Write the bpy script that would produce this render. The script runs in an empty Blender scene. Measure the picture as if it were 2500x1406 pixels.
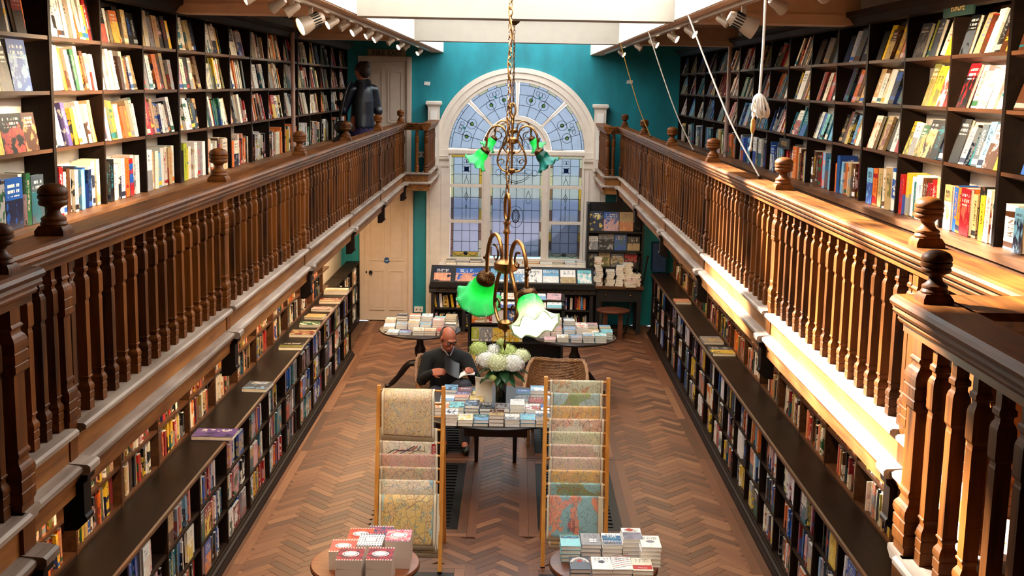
import bpy, math, random
from mathutils import Matrix, Vector, Euler
import numpy as np
S = bpy.context.scene
COL = S.collection
PI = math.pi
rnd = random.Random(7)

# ------------------------------------------------------------------ camera
F, VPX, VPY, ROLL, H = 2900.0, 1265.0, 208.0, math.radians(1.1), 3.7
dy = Vector((VPX - 1250, VPY - 703, F)).normalized()
g = Vector((-math.sin(ROLL), math.cos(ROLL), 0)); g = (g - dy * g.dot(dy)).normalized()
bx = g.cross(dy)
cam = bpy.data.cameras.new('camera'); cam.sensor_width = 36.0; cam.lens = F / 2500 * 36; cam.clip_end = 200
camo = bpy.data.objects.new('camera', cam); COL.objects.link(camo)
ax_x = Vector((bx[0], dy[0], -g[0])); ax_d = Vector((bx[1], dy[1], -g[1])); ax_f = Vector((bx[2], dy[2], -g[2]))
camo.matrix_world = Matrix(((ax_x[0], -ax_d[0], -ax_f[0], 0), (ax_x[1], -ax_d[1], -ax_f[1], 0), (ax_x[2], -ax_d[2], -ax_f[2], H), (0, 0, 0, 1)))
S.camera = camo
def proj(X, Y, Z):
    v = Vector((X, Y, Z - H)); c = v.dot(ax_f)
    return 1250 + F * v.dot(ax_x) / c, 703 + F * v.dot(ax_d) / c

# ------------------------------------------------------------------ light and exposure
W = bpy.data.worlds.new('world'); S.world = W; W.use_nodes = True
bg = W.node_tree.nodes['Background']; bg.inputs[0].default_value = (0.98, 0.98, 0.97, 1); bg.inputs[1].default_value = 3.3
sun = bpy.data.lights.new('sun', 'SUN'); sun.energy = 44; sun.angle = math.radians(4); sun.color = (1, 0.95, 0.86)
suno = bpy.data.objects.new('sun', sun); COL.objects.link(suno)
suno.rotation_euler = Vector((0.70, -0.60, -0.66)).to_track_quat('-Z', 'Y').to_euler()
for nm, loc, rot, sx, sy in (('portal_skylight', (-0.03, 11.5, 4.66), (0, 0, 0), 2.3, 13.8), ):
    L = bpy.data.lights.new(nm, 'AREA'); L.shape = 'RECTANGLE'; L.size = sx; L.size_y = sy; L.cycles.is_portal = True
    o = bpy.data.objects.new(nm, L); COL.objects.link(o); o.location = loc; o.rotation_euler = rot
S.view_settings.view_transform = 'Standard'; S.view_settings.look = 'None'
S.view_settings.gamma = 1.0; S.view_settings.use_curve_mapping = False
S.view_settings.exposure = 0.74
S.cycles.max_bounces = 7; S.cycles.diffuse_bounces = 4; S.cycles.glossy_bounces = 3; S.cycles.transmission_bounces = 5
S.cycles.transparent_max_bounces = 8; S.cycles.sample_clamp_indirect = 6.0
S.cycles.caustics_reflective = False; S.cycles.caustics_refractive = False

# ------------------------------------------------------------------ materials
def C(h):
    h = h.lstrip('#'); r = [int(h[i:i + 2], 16) / 255 for i in (0, 2, 4)]
    return tuple((x / 12.92 if x <= 0.04045 else ((x + 0.055) / 1.055) ** 2.4) for x in r)
class NT:
    def __init__(s, name):
        s.m = bpy.data.materials.new(name); s.m.use_nodes = True; s.t = s.m.node_tree; s.n = s.t.nodes; s.l = s.t.links
        s.b = s.n['Principled BSDF']; s.out = s.n['Material Output']
    def node(s, typ, ins=None, **kw):
        n = s.n.new(typ)
        for k, v in kw.items(): setattr(n, k, v)
        for k, v in (ins or {}).items(): s.put(n.inputs[k], v)
        return n
    def put(s, sock, v):
        if isinstance(v, bpy.types.NodeSocket): s.l.new(v, sock)
        else:
            if hasattr(sock.default_value, '__len__') and hasattr(v, '__len__') and len(sock.default_value) == 4 and len(v) == 3: v = (*v, 1)
            sock.default_value = v
    def math(s, op, a, b=0.0, c=0.0, clamp=False):
        n = s.n.new('ShaderNodeMath'); n.operation = op; n.use_clamp = clamp
        s.put(n.inputs[0], a); s.put(n.inputs[1], b); s.put(n.inputs[2], c)
        return n.outputs[0]
    def mix(s, f, a, b, bt='MIX'):
        n = s.n.new('ShaderNodeMix'); n.data_type = 'RGBA'; n.blend_type = bt
        s.put(n.inputs[0], f); s.put(n.inputs[6], a); s.put(n.inputs[7], b)
        return n.outputs[2]
    def ramp(s, f, stops, interp='LINEAR'):
        n = s.n.new('ShaderNodeValToRGB'); r = n.color_ramp; r.interpolation = interp
        while len(r.elements) < len(stops): r.elements.new(0.5)
        for e, (p, c) in zip(r.elements, stops): e.position = p; e.color = (*c, 1) if len(c) == 3 else c
        s.put(n.inputs[0], f); return n.outputs[0]
    def noise(s, vec=None, scale=5, detail=3, rough=0.5, dim='3D', w=None):
        n = s.node('ShaderNodeTexNoise', noise_dimensions=dim); n.inputs['Scale'].default_value = scale
        n.inputs['Detail'].default_value = detail; n.inputs['Roughness'].default_value = rough
        if vec is not None: s.l.new(vec, n.inputs['Vector'])
        if w is not None: s.put(n.inputs['W'], w)
        return n.outputs[0]
    def coords(s, scale=(1, 1, 1), kind='Object', loc=None):
        t = s.n.new('ShaderNodeTexCoord'); mp = s.n.new('ShaderNodeMapping'); mp.inputs['Scale'].default_value = scale
        s.l.new(t.outputs[kind], mp.inputs['Vector'])
        if loc is not None: s.put(mp.inputs['Location'], loc)
        return mp.outputs[0]
    def rand(s): return s.node('ShaderNodeObjectInfo').outputs['Random']
    def bump(s, h, st=0.2, dist=0.01):
        n = s.node('ShaderNodeBump'); n.inputs['Strength'].default_value = st; n.inputs['Distance'].default_value = dist
        s.l.new(h, n.inputs['Height']); s.l.new(n.outputs[0], s.b.inputs['Normal'])
    def set(s, color=None, rough=None, metal=None, spec=None, **kw):
        if color is not None: s.put(s.b.inputs['Base Color'], color)
        if rough is not None: s.put(s.b.inputs['Roughness'], rough)
        if metal is not None: s.b.inputs['Metallic'].default_value = metal
        if spec is not None: s.b.inputs['Specular IOR Level'].default_value = spec
        for k, v in kw.items(): s.put(s.b.inputs[k.replace('_', ' ')], v)
        return s.m
M = {}
def plain(name, col, rough=0.5, metal=0.0, var=0.12, spec=0.5, nscale=9, bump=0.0):
    t = NT(name); n = t.noise(t.coords(), nscale, 4)
    a = tuple(x * (1 - var) for x in col); b = tuple(min(1, x * (1 + var)) for x in col)
    t.set(t.ramp(n, [(0.3, a), (0.7, b)]), rough, metal, spec)
    if bump: t.bump(n, bump)
    M[name] = t.m; return t.m
def wood(name, dark, light, scale=(40, 40, 3), rough=0.38, spec=0.5, rough_var=0.12):
    t = NT(name); r = t.rand()
    off = t.node('ShaderNodeCombineXYZ', {0: t.math('MULTIPLY', r, 17.0), 1: t.math('MULTIPLY', r, 9.0), 2: t.math('MULTIPLY', r, 5.0)}).outputs[0]
    v = t.coords(scale, loc=off)
    n1 = t.noise(v, 1.0, 5, 0.6); n2 = t.noise(t.coords((3, 3, 3), loc=off), 1.0, 2)
    f = t.math('ADD', t.math('MULTIPLY', n1, 0.65), t.math('MULTIPLY', n2, 0.35))
    f = t.math('ADD', f, t.math('MULTIPLY', t.math('SUBTRACT', r, 0.5), 0.18))
    t.set(t.ramp(f, [(0.32, dark), (0.68, light)]), t.math('ADD', rough, t.math('MULTIPLY', n2, rough_var)), 0, spec)
    t.bump(n1, 0.08, 0.004); M[name] = t.m; return t.m
wood('oak_rail', C('#2a1506'), C('#744012'), (30, 30, 2.5), 0.42, 0.16)
wood('oak_rail_long', C('#341a08'), C('#824b19'), (30, 2.0, 30), 0.38, 0.18)
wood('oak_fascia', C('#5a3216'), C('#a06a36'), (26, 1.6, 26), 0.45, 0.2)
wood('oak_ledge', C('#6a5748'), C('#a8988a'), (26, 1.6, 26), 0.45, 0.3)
wood('shelf_dark', C('#100804'), C('#23140a'), (22, 2, 22), 0.5, 0.15)
wood('shelf_brown', C('#301a0c'), C('#5e381b'), (30, 2, 30), 0.42, 0.4)
wood('counter_wood', C('#4e2f19'), C('#8a5c36'), (24, 1.6, 24), 0.42)
wood('ledge_dark', C('#0e0704'), C('#1e1008'), (24, 1.4, 24), 0.36, 0.12)
wood('table_wood', C('#4d2311'), C('#8c4d26'), (5, 30, 30), 0.30)
wood('table_dark', C('#140c09'), C('#2a1711'), (5, 30, 30), 0.3)
wood('stool_wood', C('#3d1d10'), C('#6d3a22'), (5, 30, 30), 0.35)
wood('pine', C('#b8701f'), C('#dd9c48'), (40, 40, 3), 0.42)
wood('black_wood', C('#0b0b0b'), C('#1c1714'), (30, 30, 3), 0.4)
plain('cream_paint', C('#d9cdbf'), 0.45, var=0.05)
plain('door_paint', C('#cdb9a6'), 0.42, var=0.05)
plain('white_paint', C('#ece8e0'), 0.5, var=0.03)
plain('ceiling_paint', C('#c4a284'), 0.6, var=0.06)
plain('beam_paint', C('#a69f93'), 0.55, var=0.04)
plain('brass', C('#9c7444'), 0.32, 1.0, var=0.2)
plain('brass_dark', C('#5d432a'), 0.38, 1.0, var=0.25)
plain('iron', C('#141619'), 0.42, 0.6, var=0.3)
plain('steel', C('#9b958c'), 0.3, 0.9)
plain('black_metal', C('#0c0d0f'), 0.5, 0.3)
plain('cord_white', C('#d8cfc0'), 0.8)
plain('cord_gold', C('#b98b3a'), 0.8)
plain('toggle_wood', C('#c98a3e'), 0.45)
plain('paper', C('#e2d9c8'), 0.8, var=0.05, nscale=30)
plain('paper_white', C('#f0ece4'), 0.8, var=0.03, nscale=30)
plain('white_plastic', C('#e4e2dc'), 0.4)
plain('blue_sign', C('#1c4f86'), 0.4)
plain('sign_green', C('#16302a'), 0.5)
plain('gold_ink', C('#b08c50'), 0.4)
plain('floor_bed', C('#4e3321'), 0.6)
plain('red_band', C('#a8201c'), 0.5)
plain('blue_box', C('#0f2c55'), 0.5, var=0.25)
plain('lead', C('#2a3236'), 0.5, 0.4)
plain('socket_hole', C('#202020'), 0.6)
plain('pipe_pink', C('#a98a80'), 0.5)
plain('spot_white', C('#94806c'), 0.35)
plain('skin', C('#b5694f'), 0.5, var=0.10, nscale=14)
plain('lip', C('#8a4540'), 0.5)
plain('hair_grey', C('#4a423d'), 0.75, var=0.35, nscale=60, bump=0.3)
plain('hair_brown', C('#2a1a14'), 0.6, var=0.4, nscale=60, bump=0.3)
plain('knit_black', C('#0d0f10'), 0.9, var=0.2, nscale=160, bump=0.2)
plain('jeans', C('#3c3e4a'), 0.85, var=0.25, nscale=90)
plain('shirt', C('#93848f'), 0.8, var=0.15, nscale=80)
plain('shoe_black', C('#0a0a0a'), 0.4)
plain('leather_navy', C('#0c1526'), 0.35, var=0.3, nscale=30, bump=0.1)
plain('scarf', C('#0b0c0f'), 0.95, var=0.4, nscale=90)
plain('skirt_purple', C('#2a1c46'), 0.8, var=0.3)
plain('bag_black', C('#111114'), 0.45)
plain('leaf_green', C('#1e4a26'), 0.4, var=0.35, nscale=20)
plain('stem_green', C('#4d6b2c'), 0.5)
plain('vase_glass', C('#0a1410'), 0.06, var=0.3, spec=0.8)
plain('petal_white', C('#ecebe2'), 0.7, var=0.04)
plain('petal_lime', C('#bccb78'), 0.7, var=0.12)
plain('petal_cream', C('#dce0b4'), 0.7, var=0.10)
plain('twig', C('#3a2a1c'), 0.7)
plain('ground_grey', C('#b3a6b8'), 0.9, var=0.1)
plain('outside_blue', C('#7d90b0'), 0.9, var=0.1)
plain('outside_pale', C('#e0e6cc'), 0.9, var=0.12, nscale=1.2)
plain('outside_white', C('#d3e2ee'), 0.9, var=0.06, nscale=0.6)
plain('outside_navy', C('#12305c'), 0.5)
wood('wicker', C('#6a4526'), C('#b78655'), (60, 60, 60), 0.5)
wood('wicker_dark', C('#4d2f19'), C('#946a43'), (60, 60, 60), 0.5)
def mk_teal():
    t = NT('teal_wall'); v = t.coords((1.2, 1.2, 0.5)); n = t.noise(v, 2.2, 5, 0.6); st = t.noise(t.coords((9, 9, 0.5)), 1.0, 3)
    c = t.ramp(n, [(0.3, C('#04707c')), (0.6, C('#078e9c')), (0.8, C('#1aa3b2'))])
    c = t.mix(t.math('MULTIPLY', st, 0.35), c, C('#035a62'))
    t.set(c, 0.5); M['teal_wall'] = t.m
mk_teal()
def mk_floor():
    t = NT('floor_block'); r = t.rand(); isl = t.node('ShaderNodeNewGeometry').outputs['Random Per Island']
    r = t.math('FRACT', t.math('ADD', t.math('MULTIPLY', r, 1.0), isl))
    a = t.node('ShaderNodeAttribute', attribute_name='along').outputs['Vector']
    mp = t.node('ShaderNodeMapping'); mp.inputs['Scale'].default_value = (4, 45, 1); t.l.new(a, mp.inputs['Vector'])
    cx = t.node('ShaderNodeCombineXYZ', {0: t.math('MULTIPLY', r, 91.0), 1: t.math('MULTIPLY', r, 37.0)}).outputs[0]
    t.l.new(cx, mp.inputs['Location'])
    n = t.noise(mp.outputs[0], 1.0, 5, 0.65); big = t.noise(t.coords((0.7, 0.5, 1)), 1.0, 3); st = t.noise(t.coords((22, 22, 1)), 1.0, 4, 0.7)
    f = t.math('ADD', t.math('MULTIPLY', n, 0.5), t.math('MULTIPLY', r, 0.5))
    c = t.ramp(f, [(0.2, C('#3c2212')), (0.45, C('#603821')), (0.62, C('#70452a')), (0.85, C('#916646'))])
    c = t.mix(t.math('MULTIPLY', t.math('GREATER_THAN', st, 0.62), 0.30), c, C('#3c2418'))
    c = t.mix(t.math('MULTIPLY', t.math('SUBTRACT', big, 0.35, clamp=True), 0.9), c, C('#6b4a36'))
    t.set(c, t.math('ADD', 0.34, t.math('MULTIPLY', n, 0.22)), 0, 0.5); t.bump(n, 0.1, 0.003); M['floor_block'] = t.m
mk_floor()
def mk_book():
    t = NT('book_cover')
    c1 = t.node('ShaderNodeAttribute', attribute_name='c1').outputs['Color']; c2 = t.node('ShaderNodeAttribute', attribute_name='c2').outputs['Color']
    uv = t.node('ShaderNodeAttribute', attribute_name='buv').outputs['Vector']; sp = t.node('ShaderNodeSeparateXYZ', {0: uv})
    u, v, k = sp.outputs; sd = t.node('ShaderNodeAttribute', attribute_name='seed').outputs['Fac']
    def vec(a, b, c=7.0):
        return t.node('ShaderNodeCombineXYZ', {0: t.math('MULTIPLY', u, a), 1: t.math('MULTIPLY', v, b), 2: t.math('MULTIPLY', sd, c)}).outputs[0]
    band = lambda x, lo, hi: t.math('MULTIPLY', t.math('GREATER_THAN', x, lo), t.math('LESS_THAN', x, hi))
    # spine: lettering and bands
    let = t.math('GREATER_THAN', t.noise(vec(3.0, 34), 1.0, 2), 0.52)
    let = t.math('MULTIPLY', let, t.math('MULTIPLY', band(u, 0.28, 0.74), band(v, 0.28, 0.86)))
    lab = t.math('MULTIPLY', band(v, 0.05, 0.17), t.math('GREATER_THAN', t.math('FRACT', t.math('MULTIPLY', sd, 5.3)), 0.5))
    blk = t.math('MULTIPLY', t.math('GREATER_THAN', t.noise(vec(0.2, 3.2), 1.0, 1), 0.60), t.math('GREATER_THAN', t.math('FRACT', t.math('MULTIPLY', sd, 9.7)), 0.55))
    sc = t.mix(t.math('MAXIMUM', t.math('MULTIPLY', let, 0.85), t.math('MAXIMUM', lab, blk)), c1, c2)
    # cover: picture, title block
    pic = t.noise(vec(3.0, 3.2), 1.0, 5, 0.62); pic2 = t.noise(vec(9, 4, 11), 1.0, 4, 0.7)
    hue = t.node('ShaderNodeHueSaturation', {'Hue': t.math('ADD', 0.44, t.math('MULTIPLY', pic2, 0.14)), 'Saturation': 0.9, 'Value': t.math('ADD', 0.35, t.math('MULTIPLY', pic2, 1.1)), 'Color': c2}).outputs[0]
    lo = t.math('FRACT', t.math('MULTIPLY', sd, 3.1)); top = t.math('ADD', 0.45, t.math('MULTIPLY', lo, 0.45))
    inpic = t.math('MULTIPLY', t.math('LESS_THAN', v, top), t.math('GREATER_THAN', pic, t.math('ADD', 0.36, t.math('MULTIPLY', lo, 0.2))))
    cc = t.mix(inpic, c1, hue)
    tl = t.math('GREATER_THAN', t.noise(vec(16, 3.0, 5), 1.0, 2), 0.5)
    rows = t.math('GREATER_THAN', t.math('FRACT', t.math('MULTIPLY', v, 9.0)), 0.45)
    tl = t.math('MULTIPLY', t.math('MULTIPLY', tl, rows), t.math('MULTIPLY', band(v, 0.64, 0.9), band(u, 0.14, 0.86)))
    lum = t.node('ShaderNodeRGBToBW', {0: c1}).outputs[0]
    tcol = t.mix(t.math('GREATER_THAN', lum, 0.25), (0.85, 0.82, 0.75), (0.03, 0.03, 0.04))
    cc = t.mix(t.math('MULTIPLY', tl, 0.85), cc, tcol)
    pg = t.mix(t.math('FRACT', t.math('MULTIPLY', u, 14.0)), C('#e9e2d2'), C('#c3b7a2'))
    col = t.mix(t.math('GREATER_THAN', k, 0.5), sc, cc); col = t.mix(t.math('GREATER_THAN', k, 1.5), col, pg)
    t.set(col, t.math('ADD', 0.32, t.math('MULTIPLY', t.math('GREATER_THAN', k, 1.5), 0.45)), 0, 0.45); M['book'] = t.m
mk_book()
def emis(name, col, st):
    t = NT(name); t.set(col, 0.5, Emission_Color=col); t.b.inputs['Emission Strength'].default_value = st; M[name] = t.m
emis('lamp_face', (1.0, 0.82, 0.55), 9.0); emis('bulb', (1.0, 0.86, 0.6), 8.0)
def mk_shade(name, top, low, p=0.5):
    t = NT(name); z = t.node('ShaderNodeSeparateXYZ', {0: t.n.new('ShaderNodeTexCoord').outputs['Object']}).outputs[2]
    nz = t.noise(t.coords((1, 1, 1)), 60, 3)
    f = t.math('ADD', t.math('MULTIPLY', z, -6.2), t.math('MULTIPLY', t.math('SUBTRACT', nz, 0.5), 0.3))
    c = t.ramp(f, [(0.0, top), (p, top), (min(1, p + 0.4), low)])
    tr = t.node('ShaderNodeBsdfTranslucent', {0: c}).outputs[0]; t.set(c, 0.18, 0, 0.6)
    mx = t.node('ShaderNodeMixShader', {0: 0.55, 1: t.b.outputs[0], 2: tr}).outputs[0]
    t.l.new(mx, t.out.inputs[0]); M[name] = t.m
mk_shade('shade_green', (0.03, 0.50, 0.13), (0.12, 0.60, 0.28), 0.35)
mk_shade('shade_glow', (0.02, 0.55, 0.16), (0.80, 0.92, 0.72), 0.30)  # lit copy of the green glass, bulb glow put in as white rim
mk_shade('shade_unlit', (0.0, 0.11, 0.07), (0.05, 0.40, 0.34), 0.45)  # darker copy of the green glass for the shade without light
def mk_glass(name, col, rough=0.20, trl=0.15):
    t = NT(name); n = t.noise(t.coords((30, 30, 30)), 1.0, 2)
    c = t.mix(n, tuple(x * 0.88 for x in col), col)
    rf = t.node('ShaderNodeBsdfRefraction', {'Color': c, 'Roughness': rough, 'IOR': 1.08}).outputs[0]
    tr = t.node('ShaderNodeBsdfTranslucent', {0: c}).outputs[0]
    mx = t.node('ShaderNodeMixShader', {0: trl, 1: rf, 2: tr}).outputs[0]
    gl = t.node('ShaderNodeBsdfGlossy', {'Roughness': 0.12}).outputs[0]
    mx = t.node('ShaderNodeMixShader', {0: 0.06, 1: mx, 2: gl}).outputs[0]
    t.l.new(mx, t.out.inputs[0]); M[name] = t.m
mk_glass('pane_clear', (0.475, 0.515, 0.555)); mk_glass('pane_amber', (0.52, 0.42, 0.16)); mk_glass('pane_pale', (0.52, 0.52, 0.42)); mk_glass('pane_blue', (0.02, 0.16, 0.34)); mk_glass('pane_jewel', (0.62, 1.0, 0.35), .3, .9)
mk_glass('pane_teal', (0.05, 0.75, 0.62), .3, .9); mk_glass('pane_brown', (0.34, 0.27, 0.22))
def mk_map(name, land, sea, road, seed, style=0):
    t = NT(name); uv = t.node('ShaderNodeAttribute', attribute_name='buv').outputs['Vector']; sp = t.node('ShaderNodeSeparateXYZ', {0: uv}); u, v = sp.outputs[0], sp.outputs[1]
    mp = t.node('ShaderNodeMapping', {'Vector': uv, 'Location': (seed * 3.7, seed * 1.3, seed)}).outputs[0]
    TH = (0.5, 0.42, 0.36)[style]; n = t.noise(mp, 1.7, 6, 0.55); n2 = t.noise(mp, 7.0, 3); n3 = t.noise(mp, 40.0, 2)
    c = t.mix(t.math('GREATER_THAN', n, TH), sea, land)
    vor = t.node('ShaderNodeTexVoronoi', feature='DISTANCE_TO_EDGE'); vor.inputs['Scale'].default_value = 7 if style < 2 else 14; t.l.new(mp, vor.inputs['Vector'])
    cell = t.node('ShaderNodeTexVoronoi'); cell.inputs['Scale'].default_value = 7 if style < 2 else 14; t.l.new(mp, cell.inputs['Vector'])
    tint = t.mix(0.13, c, cell.outputs['Color']); onland = t.math('GREATER_THAN', n, TH)
    c = t.mix(t.math('MULTIPLY', onland, 0.55), c, tint)
    vo2 = t.node('ShaderNodeTexVoronoi', feature='DISTANCE_TO_EDGE'); vo2.inputs['Scale'].default_value = 27; t.l.new(mp, vo2.inputs['Vector']); rd = t.math('MULTIPLY', t.math('MAXIMUM', t.math('LESS_THAN', vor.outputs[0], 0.022), t.math('MULTIPLY', t.math('LESS_THAN', vo2.outputs[0], 0.03), 0.5)), onland); c = t.mix(t.math('MULTIPLY', rd, 0.75), c, road)
    dots = t.math('MULTIPLY', t.math('GREATER_THAN', n3, 0.60), t.math('GREATER_THAN', n2, 0.5)); c = t.mix(t.math('MULTIPLY', dots, 0.7), c, tuple(x * 0.25 for x in road))
    wave = t.math('ABSOLUTE', t.math('SUBTRACT', n2, 0.5)); c = t.mix(t.math('MULTIPLY', t.math('LESS_THAN', wave, 0.012), 0.8), c, tuple(x * 0.5 for x in sea))
    inn = lambda x, e: t.math('MULTIPLY', t.math('GREATER_THAN', x, e), t.math('LESS_THAN', x, 1 - e))
    body = t.math('MULTIPLY', inn(u, 0.05), t.math('GREATER_THAN', v, 0.06)); line = t.math('MULTIPLY', inn(u, 0.04), t.math('GREATER_THAN', v, 0.05))
    c = t.mix(line, C('#e8dfc4'), C('#7a5a40')); c2 = c
    fin = t.node('ShaderNodeMix', data_type='RGBA'); t.put(fin.inputs[0], body); t.put(fin.inputs[6], c2)
    full = t.mix(t.math('GREATER_THAN', n, TH), sea, land); full = t.mix(t.math('MULTIPLY', onland, 0.55), full, tint)
    full = t.mix(t.math('MULTIPLY', rd, 0.75), full, road); full = t.mix(t.math('MULTIPLY', dots, 0.7), full, tuple(x * 0.25 for x in road))
    full = t.mix(t.math('MULTIPLY', t.math('LESS_THAN', wave, 0.012), 0.8), full, tuple(x * 0.5 for x in sea)); t.put(fin.inputs[7], full)
    t.set(t.mix(0.1, fin.outputs[2], C('#efe6d0')), 0.55); M[name] = t.m
# ------------------------------------------------------------------ mesh helpers
class MB:
    def __init__(s): s.v = []; s.f = []; s.a = []          # s.a: per vertex (c1, c2, uvk, seed) for printed things
    def add(s, vs, fs):
        o = len(s.v); s.v += [tuple(p) for p in vs]; s.f += [tuple(i + o for i in f) for f in fs]; return s
    def box(s, x0, x1, y0, y1, z0, z1):
        x0, x1 = min(x0, x1), max(x0, x1); y0, y1 = min(y0, y1), max(y0, y1); z0, z1 = min(z0, z1), max(z0, z1)
        return s.add([(x0, y0, z0), (x1, y0, z0), (x1, y1, z0), (x0, y1, z0), (x0, y0, z1), (x1, y0, z1), (x1, y1, z1), (x0, y1, z1)],
                     [(0, 3, 2, 1), (4, 5, 6, 7), (0, 1, 5, 4), (1, 2, 6, 5), (2, 3, 7, 6), (3, 0, 4, 7)])
    def hexa(s, p): return s.add(p, [(0, 3, 2, 1), (4, 5, 6, 7), (0, 1, 5, 4), (1, 2, 6, 5), (2, 3, 7, 6), (3, 0, 4, 7)])
    def rings(s, rings, closed=True, caps=True):
        n = len(rings[0]); o = len(s.v)
        for r in rings: s.v += [tuple(p) for p in r]
        for i in range(len(rings) - 1):
            for j in range(n if closed else n - 1):
                k = (j + 1) % n; a = o + i * n
                s.f.append((a + j, a + k, a + n + k, a + n + j))
        if caps: s.f.append(tuple(o + j for j in reversed(range(n)))); s.f.append(tuple(o + (len(rings) - 1) * n + j for j in range(n)))
        return s
    def sq(s, prof, cx, cy):                                    # square-section turned profile: (half width, z)
        return s.rings([[(cx - h, cy - h, z), (cx + h, cy - h, z), (cx + h, cy + h, z), (cx - h, cy + h, z)] for h, z in prof])
    def lathe(s, prof, cx=0, cy=0, n=16, wave=None):
        R = []
        for i, (r, z) in enumerate(prof):
            ring = []
            for j in range(n):
                t = 2 * PI * j / n; rr, zz = (r, z) if wave is None else wave(i, r, z, t); ring.append((cx + rr * math.cos(t), cy + rr * math.sin(t), zz))
            R.append(ring)
        return s.rings(R, caps=wave is None)
    def tube(s, pts, r, n=8, caps=True, flat=1.0):
        pts = [Vector(p) for p in pts]; R = []; up = None
        for i, p in enumerate(pts):
            d = (pts[min(i + 1, len(pts) - 1)] - pts[max(i - 1, 0)]).normalized()
            if up is None: up = Vector((0, 0, 1)) if abs(d.z) < 0.9 else Vector((1, 0, 0))
            a = d.cross(up); a = a.normalized() if a.length > 1e-6 else d.orthogonal().normalized(); up = a.cross(d).normalized()
            q = r[i] if isinstance(r, (list, tuple)) else r
            R.append([p + a * (q * math.cos(2 * PI * j / n)) + up * (q * flat * math.sin(2 * PI * j / n)) for j in range(n)])
        return s.rings(R, caps=caps)
    def sweep(s, prof, axis, a, b):                             # closed 2D profile run along an axis
        f = {'y': lambda p, t: (p[0], t, p[1]), 'x': lambda p, t: (t, p[0], p[1])}[axis]
        return s.rings([[f(p, a) for p in prof], [f(p, b) for p in prof]])
    def ball(s, c, r, n=10, m=8):
        rx, ry, rz = r if isinstance(r, tuple) else (r, r, r)
        return s.rings([[(c[0] + rx * math.sin(PI * i / m) * math.cos(2 * PI * j / n), c[1] + ry * math.sin(PI * i / m) * math.sin(2 * PI * j / n), c[2] - rz * math.cos(PI * i / m)) for j in range(n)] for i in range(0, m + 1)], caps=False)
    def xf(s, m):
        s.v = [tuple(m @ Vector(p)) for p in s.v]; return s
    def mesh(s, name, mat, smooth=False, angle=None):
        me = bpy.data.meshes.new(name); me.from_pydata(s.v, [], s.f)
        if s.a:
            n = len(s.v)
            for nm, i in (('c1', 0), ('c2', 1)):
                at = me.attributes.new(nm, 'FLOAT_COLOR', 'POINT'); at.data.foreach_set('color', np.array([(*x[i], 1.0) for x in s.a], dtype=np.float32).ravel())
            at = me.attributes.new('buv', 'FLOAT_VECTOR', 'POINT'); at.data.foreach_set('vector', np.array([x[2] for x in s.a], dtype=np.float32).ravel())
            at = me.attributes.new('seed', 'FLOAT', 'POINT'); at.data.foreach_set('value', np.array([x[3] for x in s.a], dtype=np.float32))
        if mat: me.materials.append(M[mat] if isinstance(mat, str) else mat)
        if smooth:
            me.polygons.foreach_set('use_smooth', [True] * len(me.polygons))
            if angle: me.set_sharp_from_angle(angle=math.radians(angle))
        me.update(); return me
def link(name, me, parent=None, local=False):
    o = bpy.data.objects.new(name, me); COL.objects.link(o)
    if parent is not None:
        o.parent = parent
        if not local: o.matrix_parent_inverse = Matrix.Translation(-Vector(parent.get('_w', (0, 0, 0))))
    return o
def obj(name, mb, mat, parent=None, smooth=False, angle=40, local=False, label=None):
    o = link(name, mb.mesh(name, mat, smooth, angle if smooth else None), parent, local)
    if label: o['label'] = label
    return o
def tag(o, label, cat, group=None):
    for a, b in ((' in view', ''), (' with a ', ' with '), (' the ', ' '), (' of ', ' '), (' book ', ' ')):
        if len(label.split()) > 16: label = label.replace(a, b)
    o['label'] = label; o['category'] = cat
    if group: o['group'] = group
    return o
def thing(name, label, cat, loc=(0, 0, 0), rotz=0, group=None):
    o = bpy.data.objects.new(name, None); COL.objects.link(o); o.location = loc; o.rotation_euler = (0, 0, rotz); o.empty_display_size = 0.1
    o['_w'] = tuple(loc); return tag(o, label, cat, group)
def struct(name, mb, mat, parent=None, smooth=False):
    o = obj(name, mb, mat, parent, smooth)
    if parent is None: o['kind'] = 'structure'
    return o
def stuff(o): o['kind'] = 'stuff'; return o
def inst(name, me, loc, parent=None, rot=None, scale=None, local=False):
    o = link(name, me, parent, local); o.location = loc
    if rot: o.rotation_euler = rot
    if scale: o.scale = scale
    return o
def text(name, body, size, mat, loc, rot, parent=None, extrude=0.0004, align='CENTER', sx=1.0):
    c = bpy.data.curves.new(name, 'FONT'); c.body = body; c.size = size; c.extrude = extrude; c.align_x = align; c.align_y = 'CENTER'
    tmp = bpy.data.objects.new('tmp', c); me = bpy.data.meshes.new_from_object(tmp); bpy.data.objects.remove(tmp); bpy.data.curves.remove(c)
    me.name = name; me.materials.clear(); me.materials.append(M[mat])
    o = link(name, me, parent); o.location = loc; o.rotation_euler = rot; o.scale = (sx, 1, 1); return stuff(o)
ORD = ['first', 'second', 'third', 'fourth', 'fifth', 'sixth', 'seventh', 'eighth', 'ninth', 'tenth', 'eleventh', 'twelfth', 'thirteenth', 'fourteenth', 'fifteenth', 'sixteenth', 'seventeenth', 'eighteenth', 'nineteenth', 'twentieth']
def spline(pts, k=6):                                           # Catmull-Rom through points
    P = [Vector(p) for p in pts]; P = [P[0] * 2 - P[1]] + P + [P[-1] * 2 - P[-2]]; out = []
    for i in range(1, len(P) - 2):
        for j in range(k):
            t = j / k; a, b, c, d = P[i - 1], P[i], P[i + 1], P[i + 2]
            out.append(0.5 * ((2 * b) + (c - a) * t + (2 * a - 5 * b + 4 * c - d) * t * t + (3 * b - a - 3 * c + d) * t ** 3))
    out.append(P[-2]); return out
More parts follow.
